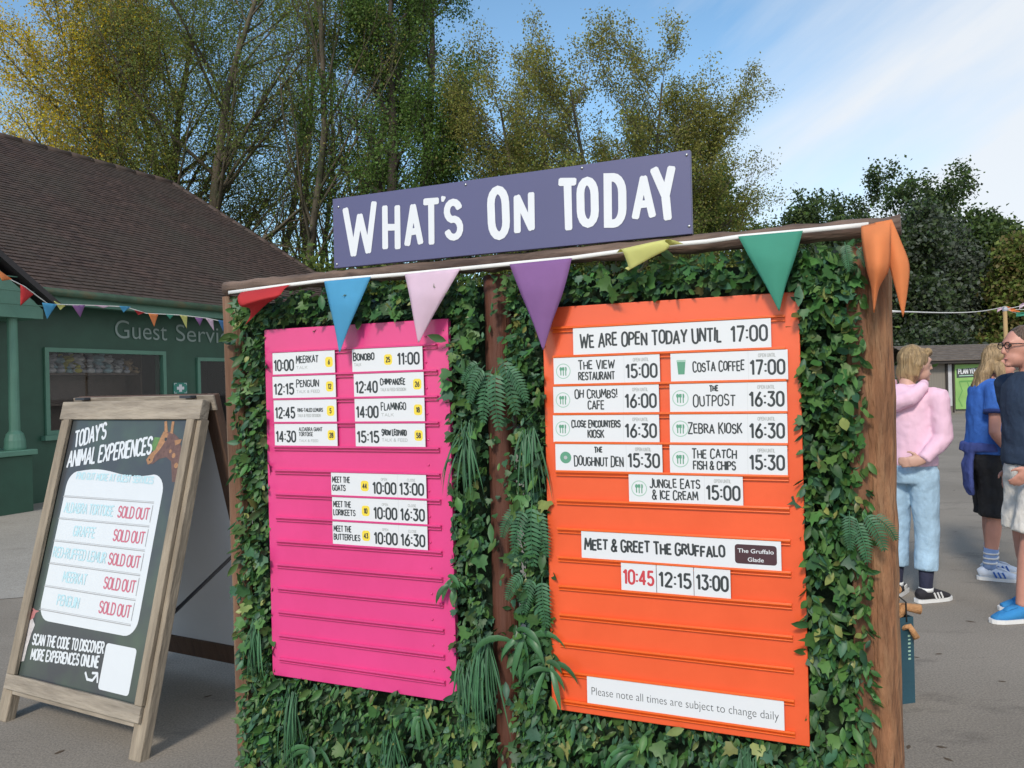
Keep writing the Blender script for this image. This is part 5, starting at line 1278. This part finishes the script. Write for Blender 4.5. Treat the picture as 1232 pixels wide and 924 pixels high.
# ------------------------------------------------------------------ people
skin = mat('skin', (.56, .33, .25), .5, .06, 12); skin2 = mat('skin_flushed', (.56, .27, .20), .5, .08, 12)
def cloth(n, c, v=.10): return mat(n, c, .85, v, 9, (1, 1, .7), bump=.7, bscale=13, bdist=.03)
pink_c = mat('pink_jersey', (.80, .52, .64), .85, .05, 6, (1, 1, .6), bump=.35, bscale=11, bdist=.03); denim = cloth('pale_denim', (.36, .52, .66), .16); navy_c = cloth('navy_jumper', (.022, .040, .075)); cream_c = cloth('cream_cotton', (.72, .68, .62)); royal = cloth('royal_blue_cotton', (.035, .13, .46)); black_c = cloth('black_cotton', (.012, .012, .014)); indigo = cloth('indigo_fleece', (.05, .075, .26)); dk_blue = cloth('dark_blue_trim', (.02, .04, .16))
blond = mat('hair_blond', (.30, .20, .095), .5, .5, 45, (1, 1, .12), bump=1.0, bscale=70); brown_h = mat('hair_brown', (.10, .062, .040), .5, .5, 45, (1, 1, .2), bump=1.0, bscale=70); fair = mat('hair_fair', (.30, .20, .10), .5, .55, 45, (1, 1, .12), bump=1.0, bscale=70)
rubber = mat('white_rubber', (.75, .75, .74), .5, .05); shoe_black = cloth('shoe_black', (.02, .018, .024)); shoe_blue = cloth('shoe_azure', (.03, .22, .50)); shoe_white = cloth('shoe_white_blue', (.60, .66, .76)); sock_navy = cloth('sock_navy', (.02, .022, .05)); sock_blue = cloth('sock_blue', (.22, .32, .55))
eye_m = mat('eye_dark', (.02, .015, .012), .2, 0); lens_m = mat('spectacle_frame', (.02, .012, .012), .3, 0); lip = mat('lips', (.45, .18, .16), .5, .05)
clouds = bpy.data.textures.new('folds', 'CLOUDS'); clouds.noise_scale = .09; clouds.noise_depth = 2
def fuse(mb, name, material, parent, vox=.011, sm=6, fold=0.0):
    tmp = mb.build('tmp', material)
    m = tmp.modifiers.new('r', 'REMESH'); m.mode = 'VOXEL'; m.voxel_size = vox; m.use_smooth_shade = True
    s = tmp.modifiers.new('s', 'SMOOTH'); s.iterations = sm; s.factor = .5
    if fold:
        d = tmp.modifiers.new('d', 'DISPLACE'); d.texture = clouds; d.strength = fold; d.mid_level = .5; d.texture_coords = 'LOCAL'
    dg = C.evaluated_depsgraph_get(); me = bpy.data.meshes.new_from_object(tmp.evaluated_get(dg))
    old = tmp.data; bpy.data.objects.remove(tmp); bpy.data.meshes.remove(old)
    me.name = name; o = bpy.data.objects.new(name, me); COL.objects.link(o); o.parent = parent
    if not me.materials: me.materials.append(material)
    return o
def V3(*a): return Vector(a)
def lerp_path(js, rs, n=5):
    P, Q = [], []
    for i in range(len(js) - 1):
        for k in range(n):
            f = k / n; P.append(Vector(js[i]).lerp(Vector(js[i + 1]), f)); Q.append(rs[i] + (rs[i + 1] - rs[i]) * f)
    P.append(Vector(js[-1])); Q.append(rs[-1]); return P, Q
def hand(mb, wrist, d, palm_n, side, s=1.0):
    """d: direction of the hand; palm_n: palm normal; side: +1/-1 which side the thumb leaves"""
    d = d.normalized(); x = palm_n.cross(d).normalized(); nrm = d.cross(x).normalized()
    pc = wrist + d * .045 * s
    mb.tube([wrist - d * .01, wrist + d * .02 * s, wrist + d * .05 * s, wrist + d * .085 * s], [(.026 * s, .018 * s), (.036 * s, .017 * s), (.042 * s, .016 * s), (.038 * s, .012 * s)], 10, side=x)
    for i, l in enumerate((.066, .075, .07, .055)):
        b = wrist + d * .08 * s + x * (.030 - .020 * i) * s * side
        mb.tube([b - d * .02, b + d * l * .45 * s + nrm * .006, b + d * l * .8 * s + nrm * .022 * s, b + d * l * s * .95 + nrm * .036 * s], [.0095, .009, .0085, .007], 7)
    b = wrist + d * .025 * s + x * .03 * s * side
    mb.tube([b - x * .01 * side, b + x * .02 * s * side + d * .02, b + x * .035 * s * side + d * .045 * s + nrm * .01, b + x * .036 * s * side + d * .065 * s + nrm * .018], [.013, .012, .010, .008], 7)
def person(name, loc, rz, s, label, spec):
    e = empty(name, loc, rz); e.scale = (s, s, s); tag(e, label, 'person', spec.get('group'))
    J = spec; mb = MB()
    lean = J.get('lean', 0.0)
    def ln(v):  # lean the upper body forward about the hips
        v = Vector(v); k = max(0, v.z - .95); return Vector((v.x + lean * k, v.y, v.z))
    tz = [(.84, .10, .155), (.92, .115, .17), (1.0, .108, .16), (1.08, .095, .14), (1.2, .108, .15), (1.32, .115, .165), (1.40, .10, .175), (1.45, .075, .13), (1.485, .056, .07)]
    mb.tube([ln((0, 0, z)) for z, a, b in tz], [(a, b) for z, a, b in tz], 18, side=(1, 0, 0))
    hd = J.get('head', (0.02, 0, 1.63)); hz = J.get('head_turn', 0); hc = ln(hd)
    mb.tube([ln((-.005, 0, 1.45)), ln((.0, 0, 1.52)), hc + Vector((-.015, 0, -.05))], [.06, .052, .052], 12)
    HR = Matrix.Rotation(hz, 3, 'Z')
    def hp(x, y, z): return hc + HR @ Vector((x, y, z))
    mb.ball(hp(0, 0, .02), (.098, .076, .105), 0, 18, 14, HR)
    mb.ball(hp(.035, 0, -.055), (.062, .056, .062), 0, 14, 10, HR)
    mb.tube([hp(.085, 0, .025), hp(.105, 0, -.005), hp(.112, 0, -.022), hp(.088, 0, -.03)], [.012, .013, .015, .012], 8)
    mb.ball(hp(.088, 0, -.062), (.014, .024, .012)); mb.ball(hp(.078, 0, -.098), (.022, .024, .018)); mb.tube([hp(.082, -.045, .035), hp(.094, 0, .038), hp(.082, .045, .035)], .012, 8)
    for q in (-1, 1): mb.ball(hp(-.005, q * .078, -.01), (.022, .010, .034), 0, 10, 8, HR)
    for q, nm in ((1, 'L'), (-1, 'R')):
        leg = J.get('leg' + nm, [(0, q * .09, .9), (.01, q * .095, .48), (-.01, q * .095, .09)])
        pth, rd = lerp_path([leg[0], Vector(leg[0]).lerp(Vector(leg[1]), .5), leg[1], Vector(leg[1]).lerp(Vector(leg[2]), .3), leg[2]], [.088, .078, .054, .056, .036])
        mb.tube(pth, rd, 12)
        fdir = J.get('foot' + nm, 0.0); a = Vector(leg[2]); fx = Vector((math.cos(fdir), math.sin(fdir), 0)); az = Vector((a.x, a.y, 0))
        mb.tube([az - fx * .05 + V3(0, 0, .04), az + V3(0, 0, .045), az + fx * .09 + V3(0, 0, .03), az + fx * .17 + V3(0, 0, .02)], [(.03, .03), (.036, .036), (.042, .026), (.03, .016)], 10, side=fx.cross(V3(0, 0, 1)))
        arm = [ln(v) for v in J['arm' + nm]]
        pth, rd = lerp_path([ln((0, q * .12, 1.40)), arm[0], arm[1], arm[1].lerp(arm[2], .35), arm[2]], [.055, .052, .038, .036, .025])
        mb.tube(pth, rd, 12)
        hn = J.get('hand' + nm)
        if hn != 'hidden': hand(mb, arm[2], (Vector(hn[0]) if hn else arm[2] - arm[1]), Vector(hn[1]) if hn else V3(0, -q, 0), (hn[2] if hn else q))
    body = fuse(mb, 'body', J['skin'], e, .0085, 4)
    for q in (-1, 1): b = MB(); b.ball(hp(.086, q * .032, .018), (.008, .013, .009)); b.build('eye', eye_m, e)
    b = MB(); b.tube([hp(.098, -.02, -.064), hp(.102, 0, -.062), hp(.098, .02, -.064)], [.003, .005, .003], 6); b.build('mouth', lip, e)
    return e, ln, hp, HR
def trousers(e, name, m, J, hem, wr, waist=1.02, fold=.02, hemr=.075, kr=.085):
    mb = MB(); mb.tube([(0, 0, .82), (-.005, 0, .9), (0, 0, .97), (0, 0, waist)], [(.125, .168), (.135, .185), (.122, .172), (.112, .158)], 18, side=(1, 0, 0))
    for nm, q in (('L', 1), ('R', -1)):
        leg = J.get('leg' + nm, [(0, q * .09, .9), (.01, q * .095, .48), (-.01, q * .095, .09)])
        a, k, b = [Vector(v) for v in leg]
        if hem > k.z: end = a.lerp(k, (a.z - hem) / (a.z - k.z)); pth, rd = lerp_path([a, a.lerp(end, .5), end], [.105, .10, hemr])
        else: end = k.lerp(b, (k.z - hem) / (k.z - b.z)); pth, rd = lerp_path([a, a.lerp(k, .5), k, end], [.102, .092, kr, hemr])
        mb.tube(pth, rd, 14)
    return fuse(mb, name, m, e, .011, 5, fold)
def top(e, ln, name, m, J, hem, w, sleeves, fold=.025, sr=(.068, .056, .042), neck=True):
    """w: extra girth; sleeves: fraction of the arm that is covered"""
    mb = MB(); tz = [(hem, .128, .182), (1.0, .128, .178), (1.08, .122, .170), (1.2, .122, .166), (1.32, .125, .172), (1.40, .108, .18), (1.455, .08, .135), (1.495, .062, .075)]
    mb.tube([ln((0, 0, z)) for z, a, b in tz], [(a + w, b + w) for z, a, b in tz[:-1]] + [(.066, .078)], 20, side=(1, 0, 0))
    for nm, q in (('L', 1), ('R', -1)):
        arm = [ln(v) for v in J['arm' + nm]]
        js = [ln((0, q * .12, 1.40)), arm[0], arm[0].lerp(arm[1], .5), arm[1], arm[1].lerp(arm[2], .5), arm[2]]; rs = [.075, sr[0], (sr[0] + sr[1]) / 2, sr[1], (sr[1] + sr[2]) / 2, sr[2]]
        n = 2 + int(round(sleeves * 4)); n = min(max(n, 3), 6)
        pth, rd = lerp_path(js[:n], rs[:n]); mb.tube(pth, rd, 12)
    return fuse(mb, name, m, e, .011, 5, fold)
def shoe(e, J, nm, q, m, sole, sock=None, sock_top=.2, stripe=None, lace=None, high=.085):
    leg = J.get('leg' + nm, [(0, q * .09, .9), (.01, q * .095, .48), (-.01, q * .095, .09)]); a = Vector(leg[2]); kn = Vector(leg[1]); fd = J.get('foot' + nm, 0.0)
    fx = Vector((math.cos(fd), math.sin(fd), 0)); sd = fx.cross(V3(0, 0, 1)); az = Vector((a.x, a.y, 0)); up = V3(0, 0, 1)
    mb = MB(); mb.tube([az - fx * .075 + up * .045, az - fx * .05 + up * .055, az + up * .06, az + fx * .07 + up * .048, az + fx * .14 + up * .036, az + fx * .19 + up * .03], [(.025, .03), (.042, .042), (.047, .048), (.050, .038), (.047, .027), (.025, .014)], 14, side=sd)
    mb.tube([az + up * .05, az + up * high + V3(a.x - az.x, 0, 0)], [(.045, .05), (.044, .05)], 12, side=sd)
    o = fuse(mb, 'shoe', m, e, .007, 3)
    b = MB(); out = []
    for (f, wd) in ((-.085, .02), (-.07, .036), (0, .044), (.08, .05), (.15, .048), (.19, .034), (.205, .015)): out.append((f, wd))
    pts = [az + fx * f + sd * w_ for f, w_ in out] + [az + fx * f - sd * w_ for f, w_ in reversed(out)]
    n = len(pts); b.add([p + up * .002 for p in pts] + [p + up * .026 for p in pts], [tuple(range(n)), tuple(range(2 * n - 1, n - 1, -1))] + [(i, (i + 1) % n, (i + 1) % n + n, i + n) for i in range(n)]); b.build('sole', sole, o)
    if stripe:
        b = MB()
        for k in range(3):
            for w_ in (1, -1): c = az + fx * (.03 + .028 * k) + sd * w_ * (.0495 - .001 * k) + up * .05; b.box(c, (.011, .006, .045), 0, Matrix.Rotation(fd, 3, 'Z') @ Matrix.Rotation(R(-25), 3, 'Y'))
        b.build('stripes', stripe, o)
    if lace: b = MB(); b.tube([az + fx * .045 + up * .094, az + fx * .09 + up * .083, az + fx * .12 + up * .067], [(.026, .008), (.026, .008), (.02, .006)], 8, side=sd); b.build('tongue', lace, o)
    if sock:
        t_ = (sock_top - a.z) / (kn.z - a.z); b = MB(); b.tube([az + up * .06 + Vector((a.x - az.x, a.y - az.y, 0)), a + up * .03, a.lerp(kn, t_)], [.044, .042, .05], 12); sk = b.build('sock', sock, e)
        return sk, a, kn, t_
# --- woman in the pink hoodie
def gp(px, py): p = ground(px, py); return Vector((p.x, p.y, 0))
JW = dict(skin=skin, armR=[(0, -.20, 1.41), (-.01, -.235, 1.13), (-.15, -.155, .985)], handR=((-.5, .75, -.12), (.8, .5, 0), 1), armL=[(0, .2, 1.41), (.05, .25, 1.13), (.18, .16, 1.0)], head=(.065, -.03, 1.625), head_turn=R(-38),
          legR=[(0, -.09, .9), (.02, -.10, .48), (-.02, -.10, .09)], legL=[(0, .09, .9), (.02, .10, .48), (.0, .11, .09)], footR=R(-24), footL=R(10))
e, ln, hp, HR = person('person', gp(1098, 720), R(40), .94, 'woman in a pink hoodie and pale jeans, hand on her hip', JW)
trousers(e, 'jeans', denim, JW, .215, 0, 1.03, .014, .078, .080)
hd_ = top(e, ln, 'hoodie', pink_c, JW, .93, .006, 1.0, .018, (.070, .060, .046))
mb = MB(); mb.tube([ln((.03, .10, 1.51)), ln((-.06, .12, 1.49)), ln((-.15, .07, 1.40)), ln((-.17, 0, 1.37)), ln((-.15, -.07, 1.40)), ln((-.07, -.13, 1.47)), ln((.03, -.10, 1.50))], [.03, .045, .06, .065, .06, .045, .03], 12)
mb.ball(ln((-.115, 0, 1.44)), (.075, .10, .06)); fuse(mb, 'hood', pink_c, hd_, .010, 4, .012)
mb = MB(); mb.ball(hp(-.022, 0, .045), (.104, .094, .102), 0, 18, 14, HR); mb.ball(hp(-.055, 0, -.04), (.075, .09, .10), 0, 14, 10, HR); mb.ball(hp(-.06, 0, -.11), (.05, .07, .05), 0, 12, 8, HR); mb.tube([hp(.06, -.05, .10), hp(.10, 0, .085), hp(.06, .05, .10)], [.03, .024, .03], 10)
mb.tube([hp(-.02, -.078, .05), hp(-.03, -.088, 0), hp(-.045, -.078, -.075)], [.03, .032, .02], 10); mb.tube([hp(-.02, .078, .05), hp(-.03, .088, 0), hp(-.045, .078, -.075)], [.03, .032, .02], 10)
fuse(mb, 'hair', blond, e, .009, 4, .02)
for nm, q in (('L', 1), ('R', -1)): shoe(e, JW, nm, q, shoe_black, rubber, sock_navy, .235, rubber, None)
for nm, q in (('L', 1), ('R', -1)):   # pale heel collar
    a = Vector(JW['leg' + nm][2]); b = MB(); b.tube([(a.x, a.y, .075), (a.x, a.y, .1)], [.048, .046], 12); b.build('heel_collar', rubber, e)
# --- zoo helper in blue
JS = dict(skin=skin2, armR=[(0, -.19, 1.40), (-.02, -.245, 1.10), (.15, -.19, .90)], armL=[(0, .19, 1.40), (.03, .24, 1.12), (.22, .14, 1.0)], head=(.07, 0, 1.62), lean=.06, legR=[(0, -.09, .9), (.02, -.10, .48), (-.02, -.10, .09)], legL=[(0, .09, .9), (.05, .10, .48), (.06, .10, .09)], footR=R(-12), footL=R(5))
e, ln, hp, HR = person('person', gp(1189, 694), R(-14), .955, 'woman with long fair hair in a royal blue T-shirt and black shorts', JS)
trousers(e, 'shorts', black_c, JS, .47, 0, 1.03, .02, .105, .11)
ts = top(e, ln, 't_shirt', royal, JS, .93, .010, .12, .016, (.082, .075, .06))
for nm, q in (('L', 1), ('R', -1)):
    a = [ln(v) for v in JS['arm' + nm]]; d = (a[1] - a[0]); c = a[0] + d * .5; b = MB(); b.tube([c - d * .04, c + d * .05], [.079, .078], 14); b.build('sleeve_trim', dk_blue, ts)
b = MB(); b.ball(ln((.138, -.06, 1.33)), (.012, .035, .014)); b.ball(ln((.138, -.06, 1.30)), (.012, .025, .008)); b.build('chest_print', rubber, ts)
b = MB(); b.tube([ln((.02, -.07, 1.50)), ln((.12, -.05, 1.38)), ln((.145, -.01, 1.22)), ln((.145, 0, 1.12))], [(.002, .008)] * 4, 6); b.build('lanyard', rubber, e)
mb = MB(); mb.ball(hp(-.02, 0, .04), (.102, .09, .10), 0, 18, 14, HR); mb.ball(hp(-.06, 0, -.01), (.07, .08, .08), 0, 12, 10, HR)
for (y0, k) in ((-.03, 1.0), (.0, 1.08), (.025, 1.0)): mb.tube([hp(-.07, y0, 0), hp(-.11, y0 * 1.3, -.09), hp(-.12 - .02 * k, y0 * 1.4, -.18), hp(-.16 * k, y0 * 1.6, -.25), hp(-.17 * k, y0 * 1.2, -.31)], [.05, .052, .042, .032, .012], 10)
mb.tube([hp(-.03, -.07, -.02), hp(-.02, -.10, -.12), hp(.01, -.11, -.20), hp(.02, -.10, -.28)], [.035, .035, .03, .012], 10)
fuse(mb, 'hair', fair, e, .009, 4, .03)
mb = MB(); mb.tube([(-.02, 0, 1.02), (-.02, 0, .95)], [(.14, .19), (.15, .20)], 18, side=(1, 0, 0)); mb.tube([(-.11, -.06, 1.0), (-.14, -.06, .85), (-.135, -.05, .70), (-.12, -.04, .63)], [(.025, .07), (.03, .085), (.03, .09), (.022, .075)], 14, side=(1, 0, 0))
fuse(mb, 'jacket', indigo, e, .011, 4, .02)['label'] = 'indigo jacket tied round the waist'
for nm, q in (('L', 1), ('R', -1)):
    sk, a, kn, t_ = shoe(e, JS, nm, q, shoe_white, rubber, sock_blue, .235, royal, shoe_white)
    for zz in (.13, .165, .2):
        f = (zz - a.z) / (kn.z - a.z); c = a.lerp(kn, f); b = MB(); b.tube([c - V3(0, 0, .006), c + V3(0, 0, .006)], [.048 + .01 * f, .0485 + .01 * f], 12); b.build('stripe', rubber, sk)
# --- man at the right edge
JM = dict(skin=skin2, armL=[(0, .205, 1.42), (-.05, .255, 1.13), (.12, .19, .93)], armR=[(0, -.205, 1.42), (-.08, -.25, 1.13), (-.02, -.24, .88)], head=(.045, 0, 1.635), handL=((.55, -.25, -.75), (0, -1, 0), 1), legL=[(0, .09, .9), (.08, .10, .48), (.14, .10, .09)], legR=[(0, -.09, .9), (.0, -.10, .48), (-.06, -.10, .09)], footL=R(6), footR=R(-8))
e, ln, hp, HR = person('person', gp(1245, 741), R(180), .985, 'man with glasses in a navy jumper, cream shorts and azure shoes', JM)
trousers(e, 'shorts', cream_c, JM, .52, 0, 1.03, .022, .115, .115)
top(e, ln, 'jumper', navy_c, JM, .93, .016, 1.0, .018, (.082, .07, .05))
mb = MB(); mb.ball(hp(-.022, 0, .055), (.098, .085, .085), 0, 18, 14, HR); mb.ball(hp(-.065, 0, .0), (.052, .074, .07), 0, 12, 10, HR); fuse(mb, 'hair', brown_h, e, .009, 4, .02)
b = MB()
for q in (-1, 1):
    b.tube([hp(.104 + 0 * i, q * .034 + .026 * math.cos(i * math.pi / 6), .018 + .02 * math.sin(i * math.pi / 6)) for i in range(13)], .0032, 6); b.tube([hp(.102, q * .060, .026), hp(.06, q * .082, .026), hp(-.01, q * .086, .018)], .0035, 6)
b.tube([hp(.106, -.009, .02), hp(.106, .009, .02)], .003, 6); b.build('glasses', lens_m, e)
for nm, q in (('L', 1), ('R', -1)): shoe(e, JM, nm, q, shoe_blue, rubber, None, 0, None, shoe_blue, .075)
# ------------------------------------------------------------------ gift bag with a soft toy behind the big post
bgp = gp(1078, 842)
bag_o = empty('carrier_bag', bgp, R(12)); tag(bag_o, 'dark teal paper carrier bag standing on the ground behind the big post', 'bag')
teal_d = mat('teal_paper', (.022, .075, .105), .5, .1, 5, bump=.1)
mb = MB(); hb = .385
for (x0, x1, y0, y1) in ((-.13, .06, -.05, -.047), (-.13, .06, .047, .05), (-.13, -.127, -.047, .047), (.057, .06, -.047, .047)): mb.b2((x0, y0, .0), (x1, y1, hb))
mb.b2((-.127, -.047, 0), (.057, .047, .004)); mb.build('shell', teal_d, bag_o)
mb = MB(); mb.tube([(-.09, -.05, hb - .02), (-.085, -.055, hb + .07), (-.03, -.055, hb + .11), (.02, -.055, hb + .07), (.025, -.05, hb - .02)], .004, 6); mb.build('handle', mat('cord_dark', (.03, .03, .03), .8), bag_o)
ink = Ink(-.0515)
for k in range(7): ink.stroke([(.030, .20 + k * .017), (.040, .20 + k * .017)], .006 if k % 2 else .009)
ink.build('print', pale_green_ink, bag_o)
tanp = mat('tan_plush', (.52, .27, .12), .9, .2, 25, bump=.5, bscale=120)
ty = empty('soft_toy', bgp + Vector((-.02, .0, .25)), R(-60)); tag(ty, 'tan soft toy with outstretched paws sitting in the teal carrier bag', 'soft toy')
b = MB(); b.ball((0, 0, .06), (.035, .05, .085)); b.build('body', tanp, ty)
b = MB(); b.ball((0, -.01, .215), (.05, .05, .055)); b.ball((0, -.06, .2), (.025, .025, .02)); b.ball((.045, 0, .26), (.018, .01, .02)); b.ball((-.045, 0, .26), (.018, .01, .02)); b.build('head', tanp, ty)
WR = Matrix.Rotation(R(60), 3, 'Z')
for p0, p1, p2 in (((.02, -.02, .12), (.06, -.02, .175), (.125, -.03, .165)), ((.02, .02, .10), (.03, .04, .165), (.09, .03, .155))):
    b = MB(); b.tube([WR @ Vector(p0), WR @ Vector(p1), WR @ Vector(p2)], [.02, .02, .023], 8); b.build('arm', tanp, ty)
b = MB(); b.tube([WR @ Vector(p) for p in ((.03, -.03, .08), (.06, -.06, .10), (.085, -.07, .05))], [.014, .014, .016], 8); b.build('leg', tanp, ty)

# ------------------------------------------------------------------ a few fallen leaves on the tarmac
fl_m = mat('fallen_leaf_brown', (.085, .058, .035), .8, .2, 30)
fm_ = None
for i, (px, py) in enumerate(((1129, 787), (1102, 791), (1133, 899), (1093, 899), (1141, 914), (1168, 748), (1150, 640), (1186, 660), (1162, 612), (1148, 590), (1205, 820), (250, 838), (72, 905))):
    p = ground(px, py)
    if fm_ is None:
        m = MB(); V, Fq = TP; m.add([(v[0] * .9, v[2] - .5, .012 + v[1] * .25 + .02 * abs(v[0])) for v in V], [tuple(f) for f in Fq], 0, True)
        o = m.build('fallen_leaf', fl_m); fm_ = o
    else: o = fm_.copy(); COL.objects.link(o)
    o.location = (p.x, p.y, .002); s = rnd.uniform(.035, .06); o.scale = (s, s, s); o.rotation_euler = (0, 0, rnd.uniform(0, 6.3))
    tag(o, 'small brown fallen leaf lying on the tarmac', 'leaf', 'fallen leaves on the tarmac')
